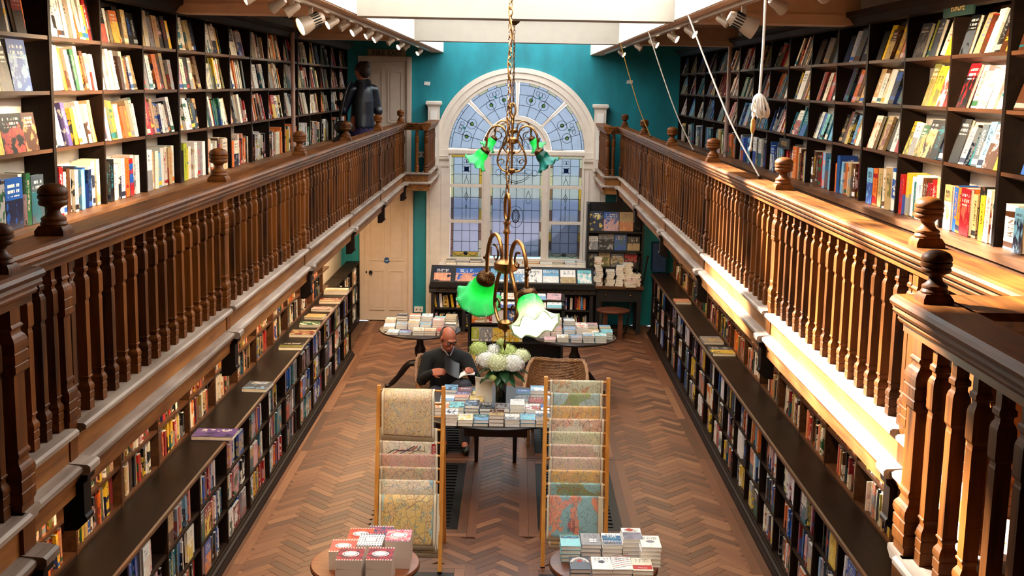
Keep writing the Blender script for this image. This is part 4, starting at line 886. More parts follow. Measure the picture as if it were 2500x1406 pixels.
for x, z, lab in ((-1.39, 3.70, 'scrap of white paper stuck on the teal wall near the fire exit door'), (1.70, 3.78, 'small white paper scrap stuck on the teal wall above the cord gallery')):
    o = obj('paper_scrap', MB().hexa([(x - .05, WF - .008, z - .02), (x + .04, WF - .012, z - .03), (x + .04, WF - .004, z - .03), (x - .05, WF - .003, z - .02), (x - .04, WF - .014, z + .03), (x + .05, WF - .01, z + .025), (x + .05, WF - .003, z + .025), (x - .04, WF - .003, z + .03)]), 'white_plastic'); tag(o, lab, 'paper')
for x, y, zt, lab in ((-2.39, 12.78, 4.24, 'thin pinkish pipe running down the front of the fire exit gallery bookcase'), (2.32, 13.3, 4.24, 'thin pinkish pipe running down the front of the cord gallery bookcase')):
    t = thing('pipe', lab, 'pipe', (x, y, 2.31)); obj('tube', MB().tube([(x, y, 2.32), (x, y, zt)], .022, 10), 'pipe_pink', t, True); obj('flange', MB().tube([(x, y, zt - .02), (x, y, zt)], .034, 10), 'pipe_pink', t, True)
    for z in (3.0, 3.6): obj('clip', MB().tube([(x, y, z), (x, y, z + .015)], .027, 10), 'steel', t, True)
# ------------------------------------------------------------------ paperbacks lying on things
def rotz(mb, a, at): return mb.xf(Matrix.Translation(at) @ Matrix.Rotation(a, 4, 'Z'))
def flat_meshes(w, d, t, c1, c2, seed, spine='y+', open_c=(0, 0, 0)):
    # lying book: w along x, d along y, cover art on top, page edges towards -y
    cov, pg = MB(), MB(); q = .0022; x0, x1, y0, y1 = -w / 2, w / 2, -d / 2, d / 2
    def flatbox(z0, z1, kinds):
        q_ = MB(); boxa(q_, (x0, y0, z0), (x1, y1, z1), c1, c2, seed, kinds); return q_
    for z0, z1 in ((0, q), (t - q, t)):
        b = flatbox(z0, z1, {'+z': 1, '-z': 1, '-y': 0, '+y': 0, '-x': 0, '+x': 0}); o = len(cov.v); cov.v += b.v; cov.f += [tuple(i + o for i in f) for f in b.f]; cov.a += b.a
    b = MB(); boxa(b, (x0, y0, q), (x0 + q, y1, t - q), c1, c2, seed, {'-x': 0}); o = len(cov.v); cov.v += b.v; cov.f += [tuple(i + o for i in f) for f in b.f]; cov.a += b.a
    pg.box(x0 + q, x1 - .002, y0 + .002, y1 - .002, q, t - q); return cov, pg
def flat_book(x, y, z, w, d, t, c1, c2, lab, group, rot=0.0, tilt=0.0, name='paperback', page='paper'):
    cov, pg = flat_meshes(w, d, t, c1, c2, rnd.random() * 20)
    o = link(name, cov.mesh(name, 'book')); o.matrix_world = Matrix.Translation((x, y, z)) @ Matrix.Rotation(rot, 4, 'Z') @ Matrix.Rotation(tilt, 4, 'X'); tag(o, lab, name if name != 'paperback' else 'book', group)
    link('page_block', pg.mesh('page_block', page), o, True); return o
def stack(x, y, z, n, w, d, t, c1, c2, lab, group, rot=0.0, name='paperback'):
    for i in range(n):
        l = lab if i == n - 1 else ('%s under the top one, stack of %s' % (ORD[n - 2 - i] + ' book', lab.split(' ', 1)[1] if False else lab))
        if i < n - 1: l = 'plain book lying %s below the %s' % (ORD[n - 2 - i] if n - 2 - i else 'just', lab)
        flat_book(x + rnd.uniform(-.003, .003), y + rnd.uniform(-.003, .003), z + i * t, w, d, t - .0006, c1, c2, ' '.join(l.split()[:16]), group, rot + rnd.uniform(-.015, .015), name=name)
    return z + n * t
# ------------------------------------------------------------------ black carved case under the window with display books
t = thing('display_bookcase', 'black carved bookcase with sloping book display under the stained glass window', 'bookcase', (-.03, 17.9, 0))
X0, X1, Y0, Y1 = -1.25, 1.19, 17.62, 18.3
obj('back_panel', MB().box(X0, X1, 17.92, 17.94, 0, .70), 'black_wood', t)
for x in (X0, -.78, -.30, .26, .72, X1 - .05): obj('side_panel', MB().box(x, x + .05, Y0, 17.92, 0, .66), 'black_wood', t)
for z in (.04, .34): obj('shelf', MB().box(X0 + .05, X1 - .05, Y0 + .02, 17.92, z, z + .025), 'black_wood', t)
obj('frieze', MB().sweep([(Y0 - .02, .60), (Y0 - .035, .615), (Y0 - .03, .66), (Y0 - .05, .69), (Y0 - .05, .715), (17.92, .715), (17.92, .60)], 'x', X0 - .03, X1 + .03), 'black_wood', t)
m = MB()
for k in range(19):
    x = X0 + .08 + k * .125
    m.tube(spline([(x, Y0 - .034, .63), (x + .03, Y0 - .04, .665), (x + .06, Y0 - .034, .63), (x + .09, Y0 - .04, .66), (x + .115, Y0 - .034, .63)], 3), .006, 5)
obj('carving', m, 'brass_dark', t, True)
obj('slope', MB().hexa([(X0 - .02, Y0 - .02, .715), (X1 + .02, Y0 - .02, .715), (X1 + .02, 18.05, .715), (X0 - .02, 18.05, .715), (X0 - .02, Y0 - .02, .73), (X1 + .02, Y0 - .02, .73), (X1 + .02, 17.98, .965), (X0 - .02, 17.98, .965)]), 'black_wood', t)
obj('lip', MB().box(X0 - .02, X1 + .02, Y0 - .035, Y0 - .02, .715, .765), 'black_wood', t)
sl = math.atan2(.235, .38)
disp = [(-1.09, .27, 'navy', 'salmon', 'dark blue photo book with pale rooftops'), (-.68, .44, 'blue', 'salmon', 'wide blue photo book with coral pink lettering'), (-.22, .30, 'sky', 'white', 'pale blue illustrated book'), (.10, .26, 'white', 'sky', 'white book half behind the lamp'), (.31, .24, 'white', 'grey', 'white book with grey skyline drawing'), (.55, .26, 'sky', 'white', 'pale blue city guide with white title'), (.81, .25, 'white', 'tan', 'white book with sandy old town picture'), (1.06, .23, 'aqua', 'white', 'aqua and white book at the end of the row')]
for x, w, c1, c2, l in disp:
    c, p = flat_meshes(w - .02, .30, .02, PC[c1], PC[c2], rnd.random() * 20); o = link('display_book', c.mesh('display_book', 'book')); o.matrix_world = Matrix.Translation((x, 17.785, .842)) @ Matrix.Rotation(sl, 4, 'X'); tag(o, l + ' on the sloping display', 'book', 'books on the sloping display')
    link('page_block', p.mesh('page_block', 'paper'), o, True)
    if 'city guide' in l: text('lettering', 'Berlin', .10, 'white_plastic', (0, .10, .0205), (0, 0, 0), o)
sill = [(-.98, .16, 'black', 'grey'), (-.78, .22, 'slate', 'grey'), (-.60, .2, 'navy', 'black'), (-.42, .2, 'grey', 'white'), (-.2, .2, 'grey', 'sky'), (.02, .2, 'white', 'grey'), (.25, .28, 'orange', 'yellow'), (.47, .24, 'white', 'cream'), (.68, .2, 'brown', 'tan'), (.86, .2, 'white', 'sky'), (1.02, .18, 'grey', 'white')]
t2 = thing('sill_shelf', 'white painted board under the stained glass window holding flat books', 'shelf', (-.03, 18.15, .95)); obj('board', MB().box(X0 + .08, X1 - .05, 17.985, WF - .06, .93, .962), 'cream_paint', t2)
for i, (x, w, c1, c2) in enumerate(sill):
    flat_book(x, 18.15, .9625, w, .17, .04, PC[c1], PC[c2], '%s book lying flat on the window board, %s from the door side' % (PAL[c1][1], ORD[i]), 'books on the window board', rnd.uniform(-.05, .05), name='flat_book')
    if i in (0, 2, 6, 9, 10): flat_book(x, 18.16, 1.003, w * .9, .16, .03, PC[c2], PC[c1], '%s book laid on another, %s stack along the window board' % (PAL[c2][1], ORD[i]), 'books on the window board', rnd.uniform(-.1, .1), name='flat_book')
for ci, (a, b) in enumerate(((-1.19, -.80), (-.72, -.32), (-.24, .24), (.32, .70), (.78, 1.12))):
    for z in (.066, .366):
        y = a
        while y < b - .03:
            w = rnd.uniform(.018, .04); h = rnd.uniform(.17, .215); c = rnd.choice(['yellow', 'orange', 'yellow', 'white', 'tan', 'black', 'navy', 'crimson'] if ci == 0 and z > .3 else (['red', 'red', 'white', 'grey', 'tan'] if ci == 4 and z < .3 else MIX_LOW))
            q = MB(); boxa(q, (0, 0, 0), (w, .13, h), jit(PC[c]), jit(PC[rnd.choice(MIXC2)]), rnd.random() * 20, {'-y': 0, '+z': 2, '-x': 1, '+x': 1})
            q.xf(Matrix.Translation((y, Y0 + .06, z)) @ Matrix.Rotation(rnd.choice([0, 0, -.08, -.16]), 4, 'Y')); q.a = q.a
            lowc_extra = globals().setdefault('EXTRA', []); lowc_extra.append(q); y += w + .004 if rnd.random() < .85 else .07
# low two-sided bookcase in the middle, magazines on its top
t = thing('magazine_bookcase', 'low dark bookcase with magazines on top and yellow spines facing the flowers', 'bookcase', (.03, 15.6, 0))
X0, X1, Y0, Y1 = -.60, .66, 15.35, 15.85
for x in (X0, X1 - .03): obj('side_panel', MB().box(x, x + .03, Y0, Y1, 0, .86), 'black_wood', t)
for z in (.06, .33, .58): obj('shelf', MB().box(X0 + .03, X1 - .03, Y0 + .01, Y1, z, z + .022), 'black_wood', t)
obj('back_panel', MB().box(X0 + .03, X1 - .03, Y0 + .25, Y0 + .27, .06, .80), 'black_wood', t); obj('plinth', MB().box(X0, X1, Y0 + .02, Y1, 0, .06), 'table_dark', t)
for z, yy in ((.79, Y0), (.87, Y0 + .20)): obj('top_tier', MB().hexa([(X0 - .02, yy, z), (X1 + .02, yy, z), (X1 + .02, yy + .24, z + .05), (X0 - .02, yy + .24, z + .05), (X0 - .02, yy, z + .015), (X1 + .02, yy, z + .015), (X1 + .02, yy + .24, z + .065), (X0 - .02, yy + .24, z + .065)]), 'shelf_dark', t)
mg = [('white', 'sky'), ('pink', 'grey'), ('white', 'blue'), ('sky', 'navy'), ('cream', 'salmon'), ('white', 'aqua')]
for r, (z, yy) in enumerate(((.818, Y0 + .12), (.898, Y0 + .32))):
    for i in range(6):
        x = X0 + .11 + i * .205; c1, c2 = mg[(i + r * 2) % 6]
        flat_book(x, yy, z + .003, .19, .22, .014 + .01 * rnd.random(), PC[c1], PC[c2], '%s magazine on the %s tier of the low bookcase, %s from the reader' % (PAL[c1][1], ('front', 'rear')[r], ORD[i]), 'magazines on the low bookcase', rnd.uniform(-.06, .06), .205, name='magazine')
for z, sq_ in ((.352, [('lime', .10, 1), ('grey', .02, 9), ('yellow', .022, 18)]), (.082, [('yellow', .02, 9), ('crimson', .04, 3), ('red', .03, 1), ('grey', .03, 6)]), (.602, [('orange', .04, 2), ('tan', .03, 4), ('red', .035, 2), ('white', .03, 6), ('blue', .03, 7), ('white', .03, 2), ('cream', .02, 3)])):
    x = X0 + .045
    for c, w, n in sq_:
        for i in range(n):
            if x + w > X1 - .04: break
            q = MB(); boxa(q, (0, 0, 0), (w - .001, .15, .185 + rnd.uniform(-.004, .004)), jit(PC[c], .06), PC['cream'], rnd.random() * 20, {'-y': 0, '+z': 2, '-x': 1, '+x': 1}); q.xf(Matrix.Translation((x, Y0 + .02, z))); globals().setdefault('EXTRA', []).append(q); x += w
mb = MB()
for q in EXTRA:
    o = len(mb.v); mb.v += q.v; mb.f += [tuple(i + o for i in f) for f in q.f]; mb.a += q.a
tag(stuff(link('shelved_books', mb.mesh('shelved_books', 'book'))), 'small spines packed in the black carved case and the low bookcase', 'books')
# face-out stand by the window, desk under it
t = thing('display_stand', 'dark shelf stand with large picture books facing out beside the window', 'bookcase', (1.5, 18.1, 0))
for x in (1.09, 1.93): obj('side_panel', MB().box(x, x + .03, 17.98, 18.3, 0.75, 1.95), 'black_wood', t)
obj('back_panel', MB().box(1.12, 1.93, 18.26, 18.29, .75, 1.95), 'black_wood', t)
ST = [1.53, 1.235, .98]
for z in ST: obj('shelf', MB().box(1.12, 1.93, 17.98, 18.26, z - .025, z), 'black_wood', t)
fo = [[('navy', 'yellow', .22, .30, 'night photo of a lit dome'), ('blue', 'pink', .24, .29, 'blue sky above a pale dune'), ('tan', 'orange', .22, .29, 'ochre old map cover')], [('white', 'grey', .15, .21, 'white with grey drawing'), ('grey', 'black', .24, .25, 'grey landscape'), ('blue', 'teal', .20, .25, 'blue lagoon'), ('black', 'tan', .20, .21, 'black with sandy figures')], [('black', 'olive', .16, .2, 'black with olive leaf'), ('tan', 'olive', .18, .25, 'sunny village street'), ('slate', 'tan', .22, .21, 'grey city with small label'), ('black', 'red', .20, .24, 'black with red title band')]]
for r, lst in enumerate(fo):
    x = 1.125
    for c1, c2, w, h, l in lst:
        b = MB(); cov = MB(); boxa(cov, (-w / 2 + .004, 0, 0), (w / 2 - .004, .02, h), PC[c1], PC[c2], rnd.random() * 20, {'-y': 1, '+z': 2, '-x': 0, '+x': 2, '+y': 1})
        o = link('display_book', cov.mesh('display_book', 'book')); o.matrix_world = Matrix.Translation((x + w / 2, 18.06, ST[r] + .001)) @ Matrix.Rotation(-.16, 4, 'X'); tag(o, 'picture book, %s, on the %s tier of the stand' % (l, ('top', 'middle', 'lower')[r]), 'book', 'picture books on the stand')
        if 'red title' in l: obj('title_band', MB().box(-w / 2 + .004, w / 2 - .004, -.001, 0, h * .55, h * .8), 'red_band', o, local=True)
        x += w
t = thing('desk', 'brown topped dark desk holding book piles beside the window case', 'desk', (1.5, 18.0, 0))
obj('desktop', MB().box(1.20, 1.95, 17.62, 18.25, .70, .735), 'shelf_brown', t); obj('apron', MB().box(1.24, 1.92, 17.68, 18.2, .50, .70), 'black_wood', t)
for x in (1.24, 1.86): obj('leg', MB().box(x, x + .06, 17.68, 17.74, 0, .5), 'black_wood', t); obj('leg', MB().box(x, x + .06, 18.14, 18.2, 0, .5), 'black_wood', t)
for x in (1.38, 1.76): obj('drawer_knob', MB().ball((x, 17.67, .6), .014), 'brass', t, True)
t = thing('stool', 'reddish wooden stool with a round top pushed against the dark desk', 'stool', (1.45, 17.5, 0))
obj('seat', MB().lathe([(.0, .40), (.24, .40), (.25, .41), (.25, .425), (.24, .43), (0, .43)], 1.48, 17.42, 20), 'stool_wood', t, True)
for a in (0, 1, 2, 3): obj('leg', MB().box(1.48 + .16 * math.cos(a * PI / 2 + .7) - .035, 1.48 + .16 * math.cos(a * PI / 2 + .7) + .035, 17.42 + .16 * math.sin(a * PI / 2 + .7) - .02, 17.42 + .16 * math.sin(a * PI / 2 + .7) + .02, 0, .40), 'stool_wood', t)
piles = [(1.275, 17.8, 13, .11), (1.45, 17.82, 8, .12), (1.60, 17.78, 9, .11), (1.71, 17.86, 11, .14), (1.83, 17.8, 6, .14), (1.75, 17.68, 3, .15)]
pn = ['tallest book pile on the desk', 'short neat pile second on the desk', 'third pile on the desk', 'crooked pile in the middle of the desk', 'end pile on the desk', 'low pile at the desk edge']
for i, (x, y, n, w) in enumerate(piles):
    z = .7355
    for k in range(n):
        tt = rnd.uniform(.022, .038); c = rnd.choice('white cream white tan salmon pink grey cream'.split()) if not (i == 0 and k == n - 2) else 'orange'
        flat_book(x + rnd.uniform(-.012, .012), y, z, w * rnd.uniform(.9, 1.1), .17, tt, PC[c], PC['cream'], '%s book, %s from bottom of the %s' % (PAL[c][1], ORD[k], pn[i]), 'books piled on the desk', rnd.uniform(-.2, .2)); z += tt + .0005
for i in range(2):
    o = thing('pole', ('thin dark pole leaning by the low bookcase under the cords', 'second thin dark pole leaning closer to the desk')[i], 'pole', (2.0 - i * .16, 17.6, 0))
    obj('shaft', MB().tube([(1.86 - i * .16, 18.0 - i * .3, 0.012), (2.02 - i * .13, 17.9 - i * .1, 1.15)], .014, 8), 'black_wood', o, True); obj('tip', MB().tube([(2.02 - i * .13, 17.9 - i * .1, 1.15), (2.024 - i * .13, 17.897 - i * .1, 1.18)], .018, 8), 'brass_dark', o, True)
o = thing('box_file', 'tall dark blue box file standing at the end of the dark worktop', 'box', (2.2, 17.9, .935)); obj('case', MB().box(2.10, 2.30, 17.9, 18.15, .936, 1.36), 'blue_box', o); obj('lid_edge', MB().box(2.095, 2.305, 17.895, 18.155, 1.30, 1.37), 'blue_box', o)
# ------------------------------------------------------------------ tables with books
def round_table(lab, x, y, z, r, mat, foot=True, ry=None):
    t = thing('round_table', lab, 'table', (x, y, 0)); ry = ry or r
    m = MB().lathe([(0.0, -.035), (.93, -.035), (.97, -.03), (1.0, -.018), (1.0, -.012), (.985, -.002), (.96, 0), (0, 0)], 0, 0, 40)
    m.v = [(x + a * r, y + b * ry, z + c) for a, b, c in m.v]; obj('tabletop', m, mat, t, True, 30)
    if foot:
        obj('pedestal', MB().lathe([(.05, .22), (.07, .26), (.045, .30), (.04, .36), (.065, .44), (.07, .50), (.045, .55), (.04, .62), (.08, z - .045), (.10, z - .034)], x, y, 16), mat, t, True)
        for a in (0, 1, 2):
            an = a * 2 * PI / 3 + (PI * 1.02 if x < 0 else 0.05); c, s_ = math.cos(an), math.sin(an)
            obj('leg', MB().tube(spline([(x + c * .03, y + s_ * .03, .32), (x + c * .14, y + s_ * .14, .30), (x + c * .26, y + s_ * .26, .15), (x + c * .36, y + s_ * .36, .045), (x + c * .43, y + s_ * .43, .03)], 4), [.042] * 4 + [.038] * 4 + [.032] * 4 + [.026] * 4 + [.022], 8), mat, t, True)
    return t
def small_table(lab, x, y, z, r):
    t = round_table(lab, x, y, z, r, 'table_wood', False)
    obj('rim_band', MB().lathe([(r * .985, z - .037), (r * 1.002, z - .030), (r * 1.004, z - .020), (r * .985, z - .014)], x, y, 40), 'black_wood', t, True)
    obj('column', MB().lathe([(.16, 0), (.17, .02), (.10, .05), (.04, .10), (.035, .3), (.05, .45), (.035, .55), (.06, z - .06), (.12, z - .036)], x, y, 16), 'table_dark', t, True)
ZT = .70
small_table('small round polished table stacked with red and patterned gift books', -.913, 7.14, ZT, .345)
small_table('small round polished table carrying white and blue paperbacks', .605, 7.20, ZT, .348)
# patterned boxes of cards on the first one
def mk_gift(name, a, b, c, kind):
    t = NT(name); uv = t.node('ShaderNodeAttribute', attribute_name='buv').outputs['Vector']; sp = t.node('ShaderNodeSeparateXYZ', {0: uv}); u, v, k = sp.outputs
    if kind == 0: f = t.math('FRACT', t.math('ADD', t.math('MULTIPLY', t.math('ABSOLUTE', t.math('SUBTRACT', u, .5)), 6.0), t.math('MULTIPLY', v, 5.0))); f = t.math('LESS_THAN', f, .12)
    elif kind == 1:
        f = t.math('LESS_THAN', t.math('ADD', t.math('ABSOLUTE', t.math('SUBTRACT', t.math('FRACT', t.math('MULTIPLY', u, 9)), .5)), t.math('ABSOLUTE', t.math('SUBTRACT', t.math('FRACT', t.math('MULTIPLY', v, 7)), .5))), .28)
    else: f = t.math('GREATER_THAN', t.noise(uv, 6.0, 3), .5)
    edge = t.math('GREATER_THAN', t.math('ABSOLUTE', t.math('SUBTRACT', v, .5)), .42)
    sc = t.math('GREATER_THAN', t.math('SINE', t.math('MULTIPLY', u, 60.0)), 0.0)
    col = t.mix(f, a, b); col = t.mix(t.math('MULTIPLY', edge, sc), col, c); col = t.mix(t.math('GREATER_THAN', k, .5), C('#d8cbc0'), col)
    t.set(col, .4); M[name] = t.m
mk_gift('gift_orange', C('#e2512a'), C('#a81f1f'), C('#f2c9bb'), 2); mk_gift('gift_coral', C('#e5564a'), C('#6e1220'), C('#f4d8c8'), 0); mk_gift('gift_check', C('#f0e6e6'), C('#24355f'), C('#1c2c55'), 1)
mk_gift('gift_pink', C('#d2596a'), C('#e9b3b4'), C('#4a3560'), 2); mk_gift('gift_red', C('#a3162a'), C('#571533'), C('#f0cfc0'), 2); mk_gift('gift_navy', C('#243a66'), C('#b23a4a'), C('#dfe6ee'), 2)
def gift(x, y, z, w, d, h, mat, lab, labelshape='oval', rot=0.0):
    o = None
    b = MB(); boxa(b, (-w / 2, -d / 2, 0), (w / 2, d / 2, h), (1, 1, 1), (1, 1, 1), 0, {'+z': 1}); o = link('gift_book', b.mesh('gift_book', mat)); o.matrix_world = Matrix.Translation((x, y, z)) @ Matrix.Rotation(rot, 4, 'Z'); tag(o, lab, 'book', 'patterned gift books')
    if labelshape:
        for nm, k, zz, mt in (('label_rim', 1.0, .0006, 'paper_white'), ('label_ring', .84, .0011, 'gift_ink'), ('label_face', .74, .0016, 'paper_white')):
            m = MB()
            if labelshape == 'box': m.box(-w * .29 * k, w * .29 * k, -d * .19 * k, d * .19 * k, h, h + zz)
            else:
                m.lathe([(1, 0), (1, zz)], 0, 0, 28, None); rr = (lambda a: 1 + (.05 * math.sin(a * 14) if labelshape == 'scallop' and k == 1 else 0))
                m.v = [(p[0] * rr(math.atan2(p[1], p[0])) * w * .33 * k, p[1] * rr(math.atan2(p[1], p[0])) * d * .20 * k, h + p[2]) for p in m.v]
            obj(nm, m, mt, o, local=True)
plain('gift_ink', C('#5a4a6a'), 0.5)
gy = 7.02
for (x, y, n, mat, lab, sh, h) in ((-1.045, 7.10, 2, 'gift_coral', 'coral zigzag', 'oval', .06), (-.965, 7.33, 2, 'gift_orange', 'orange red', 'oval', .055), (-.845, 7.40, 2, 'gift_navy', 'navy and red swirl', None, .05), (-.875, 7.13, 2, 'gift_check', 'white and navy diamond', 'box', .075), (-.700, 7.14, 3, 'gift_pink', 'pink swirl', 'scallop', .06), (-.965, 6.86, 3, 'gift_red', 'dark red swirl', 'scallop', .055), (-.785, 6.87, 3, 'gift_red', 'dark red swirl', 'scallop', .055)):
    z = ZT + .0005
    for i in range(n):
        top_ = i == n - 1; tw = 'beside the coral one' if x < -.9 and 'dark' in lab else 'beside the pink one'
        l = '%s gift book with pale label topping its stack%s' % (lab, ', ' + tw if 'dark' in lab else '') if top_ else 'plain gift book, %s in the %s stack%s' % (('lowest', 'middle')[i], lab, ' ' + tw if 'dark' in lab else '')
        gift(x, y, z, .157, .205, h, mat, l, sh if top_ else None, rnd.uniform(-.02, .02)); z += h + .0005
# paperbacks on the second one
def cover_extras(o, w, d, t, kind):
    if kind == 'spy':
        obj('cover_art', MB().box(-w / 2 + .003, w / 2 - .003, -d / 2 + .004, d * .28, t, t + .0006), 'spy_blue', o, local=True)
        for s_, y, sz, mt in (('SPY', d * .20, .042, 'paper_white'), ('OFFICER', d * .06, .029, 'sky_ink'), ('AND A', d * -.07, .016, 'sky_ink'), ('HARRIS', d * -.20, .034, 'paper_white'), ('ROBERT', d * -.37, .034, 'gold_ink')): text('lettering', s_, sz, mt, (0, y, t + .0008), (0, 0, PI), o, .0002)
    if kind == 'diamond':
        obj('cover_art', MB().box(-w / 2 + .003, w / 2 - .003, -d / 2 + .003, d * .10, t, t + .0006), 'grey_photo', o, local=True)
        m = MB().lathe([(.026, 0), (.026, .0008)], 0, 0, 4); m.v = [(a * 1.3 - .01, b + d * .34, c + t) for a, b, c in m.v]; obj('cover_mark', m, 'red_band', o, local=True)
        text('lettering', 'Vintage', .02, 'gold_ink', (0, d * .2, t + .0008), (0, 0, PI), o, .0002)
    if kind == 'globe':
        m = MB().lathe([(.028, 0), (.028, .0008)], 0, 0, 20); m.v = [(a, b * .7, c + t) for a, b, c in m.v]; obj('cover_mark', m, 'grey_photo', o, local=True)
    if kind == 'bridge':
        obj('cover_art', MB().box(-w / 2 + .003, w / 2 - .003, d * .18, d * .34, t, t + .0006), 'slate_ink', o, local=True); obj('cover_mark', MB().box(-w / 2 + .003, w / 2 - .003, d * .36, d * .49, t, t + .0006), 'green_photo', o, local=True)
        m = MB().tube([(-w * .35 + w * .7 * i / 10, d * .2 + .03 * math.sin(PI * i / 10), t + .001) for i in range(11)], .004, 4); obj('cover_arc', m, 'sky_ink', o, local=True)
    if kind == 'window':
        obj('cover_art', MB().box(-.01, w * .28, -d * .28, d * .05, t, t + .0006), 'paper_white', o, local=True)
        for yy in (-d * .28, -d * .12, d * .05): obj('cover_bar', MB().box(-.01, w * .28, yy - .003, yy + .003, t, t + .0009), 'slate_ink', o, local=True)
        obj('cover_bar', MB().box(w * .125, w * .145, -d * .28, d * .05, t, t + .0009), 'slate_ink', o, local=True)
    if kind == 'lines':
        for i in range(7): obj('cover_line', MB().hexa([(a, b, c) for c in (t, t + .0006) for a, b in ((-w / 2 + .004, -d * .44 + i * .032), (w / 2 - .004, -d * .44 + i * .032 + .055), (w / 2 - .004, -d * .44 + i * .032 + .060), (-w / 2 + .004, -d * .44 + i * .032 + .005))]), 'red_band' if i % 2 else 'slate_ink', o, local=True)
    if kind == 'badge':
        m = MB().lathe([(.024, 0), (.024, .0008)], 0, 0, 5); m.v = [(a, b + .02, c + t) for a, b, c in m.v]; obj('cover_mark', m, 'slate_ink', o, local=True)
    if kind == 'arch':
        m = MB().tube([(w * .42 * math.cos(PI * i / 14), d * .02 + d * .34 * math.sin(PI * i / 14), t + .001) for i in range(15)], .007, 4); obj('cover_arc', m, 'paper_white', o, local=True)
        m = MB().lathe([(.018, 0), (.018, .0008)], 0, 0, 6); m.v = [(a, b + d * .18, c + t) for a, b, c in m.v]; obj('cover_mark', m, 'red_band', o, local=True)
    if kind == 'brick': obj('cover_art', MB().box(-w / 2 + .003, w / 2 - .003, -d * .40, -d * .08, t, t + .0006), 'red_band', o, local=True); text('lettering', 'House', .022, 'paper_white', (0, -d * .3, t + .001), (0, 0, 0), o, .0002)
plain('spy_blue', C('#14507a'), .35, var=.6, nscale=14); plain('sky_ink', C('#62b7dc'), .4); plain('grey_photo', C('#777684'), .4, var=.6, nscale=16); plain('slate_ink', C('#33384e'), .4); plain('green_photo', C('#3d6150'), .4, var=.5, nscale=14)
p2 = [(.395, 7.30, 4, 'aqua', 'aqua', 'bridge', 'pale aqua paperback with a dark bridge band'), (.525, 7.33, 4, 'grey', 'grey', 'window', 'grey paperback showing a white window'), (.665, 7.34, 4, 'white', 'cream', 'spy', 'blue spy novel with big upside-down lettering'), (.795, 7.37, 5, 'white', 'grey', 'diamond', 'tall white paperback with a red diamond mark'), (.900, 7.24, 5, 'white', 'white', 'globe', 'white paperback with a small round emblem'),
      (.445, 7.06, 2, 'slate', 'sky', 'arch', 'dark paperback with a white arch of stars'), (.580, 7.065, 2, 'white', 'white', 'badge', 'white paperback with a dark badge'), (.705, 7.07, 2, 'white', 'white', 'lines', 'white paperback crossed by slanting lines'), (.835, 7.06, 2, 'cream', 'slate', 'brick', 'cream paperback with a brick red band')]
for x, y, n, c1, c2, kind, lab in p2:
    z = ZT + .0005
    for i in range(n):
        top_ = i == n - 1; w, d, t_ = .126, .20, .026
        l = lab + ', topmost' if top_ else 'plain paperback, %s from bottom under %s' % (ORD[i], ' '.join(lab.split()[:10]))
        o = flat_book(x + rnd.uniform(-.003, .003), y, z, w, d, t_, PC[c1], PC[c2 if top_ and kind in ('bridge', 'window') else c1], ' '.join(l.split()[:16]), 'paperbacks on the small round table', rnd.uniform(-.02, .02), page='paper_white'); z += t_ + .0005
        if top_: cover_extras(o, w, d, t_, kind)
# the gate-leg table in the middle
t = thing('gateleg_table', 'dark oval gate-leg table covered with stacked guide books and flowers', 'table', (-.14, 10.75, 0))
m = MB().lathe([(0, -.03), (.96, -.03), (.99, -.022), (1, -.010), (.985, 0), (0, 0)], 0, 0, 44); m.v = [(-.14 + a * .80, 10.78 + b * .76, .74 + c) for a, b, c in m.v]; obj('tabletop', m, 'table_dark', t, True, 30)
obj('apron', MB().box(-.42, .14, 10.2, 11.36, .61, .708), 'table_dark', t)
for x, y in ((-.66, 10.42), (.40, 10.42), (-.345, 11.36), (.035, 11.36)): obj('leg', MB().sq([(.018, 0), (.022, .3), (.026, .709)], x, y), 'table_dark', t)
tb = ['sky', 'white', 'navy', 'teal', 'yellow', 'white', 'cream', 'aqua', 'salmon', 'blue', 'grey', 'tan']
rowsM = [(10.18, 5, [('white', 'navy', 'white with a dark ship'), ('cream', 'yellow', 'cream and yellow'), ('teal', 'sky', 'teal double picture'), ('brown', 'tan', 'brown old photograph'), ('white', 'grey', 'white with a grey bird'), ('sky', 'aqua', 'pale blue sky'), ('white', 'slate', 'white with slate mark')]),
         (10.42, 5, [('cream', 'orange', 'cream and orange'), ('aqua', 'teal', 'aqua boat'), ('navy', 'sky', 'navy and sky'), ('slate', 'black', 'slate silhouette'), ('grey', 'brown', 'grey station'), ('white', 'white', 'plain white'), ('white', 'red', 'white with figures'), ('blue', 'white', 'bright blue sea')]),
         (10.68, 5, [('white', 'sky', 'white and blue hill'), ('purple', 'salmon', 'purple and salmon'), ('yellow', 'cream', 'bright yellow'), None, None, ('slate', 'grey', 'dark grey hills'), ('crimson', 'red', 'red lettered'), ('white', 'sky', 'white and sky')]),
         (10.94, 5, [('sky', 'navy', 'sky and navy bridge'), ('crimson', 'navy', 'crimson and navy'), ('teal', 'yellow', 'teal with yellow'), None, None, ('blue', 'teal', 'strong blue'), ('sky', 'white', 'sky and white'), ('grey', 'white', 'grey and white')])]
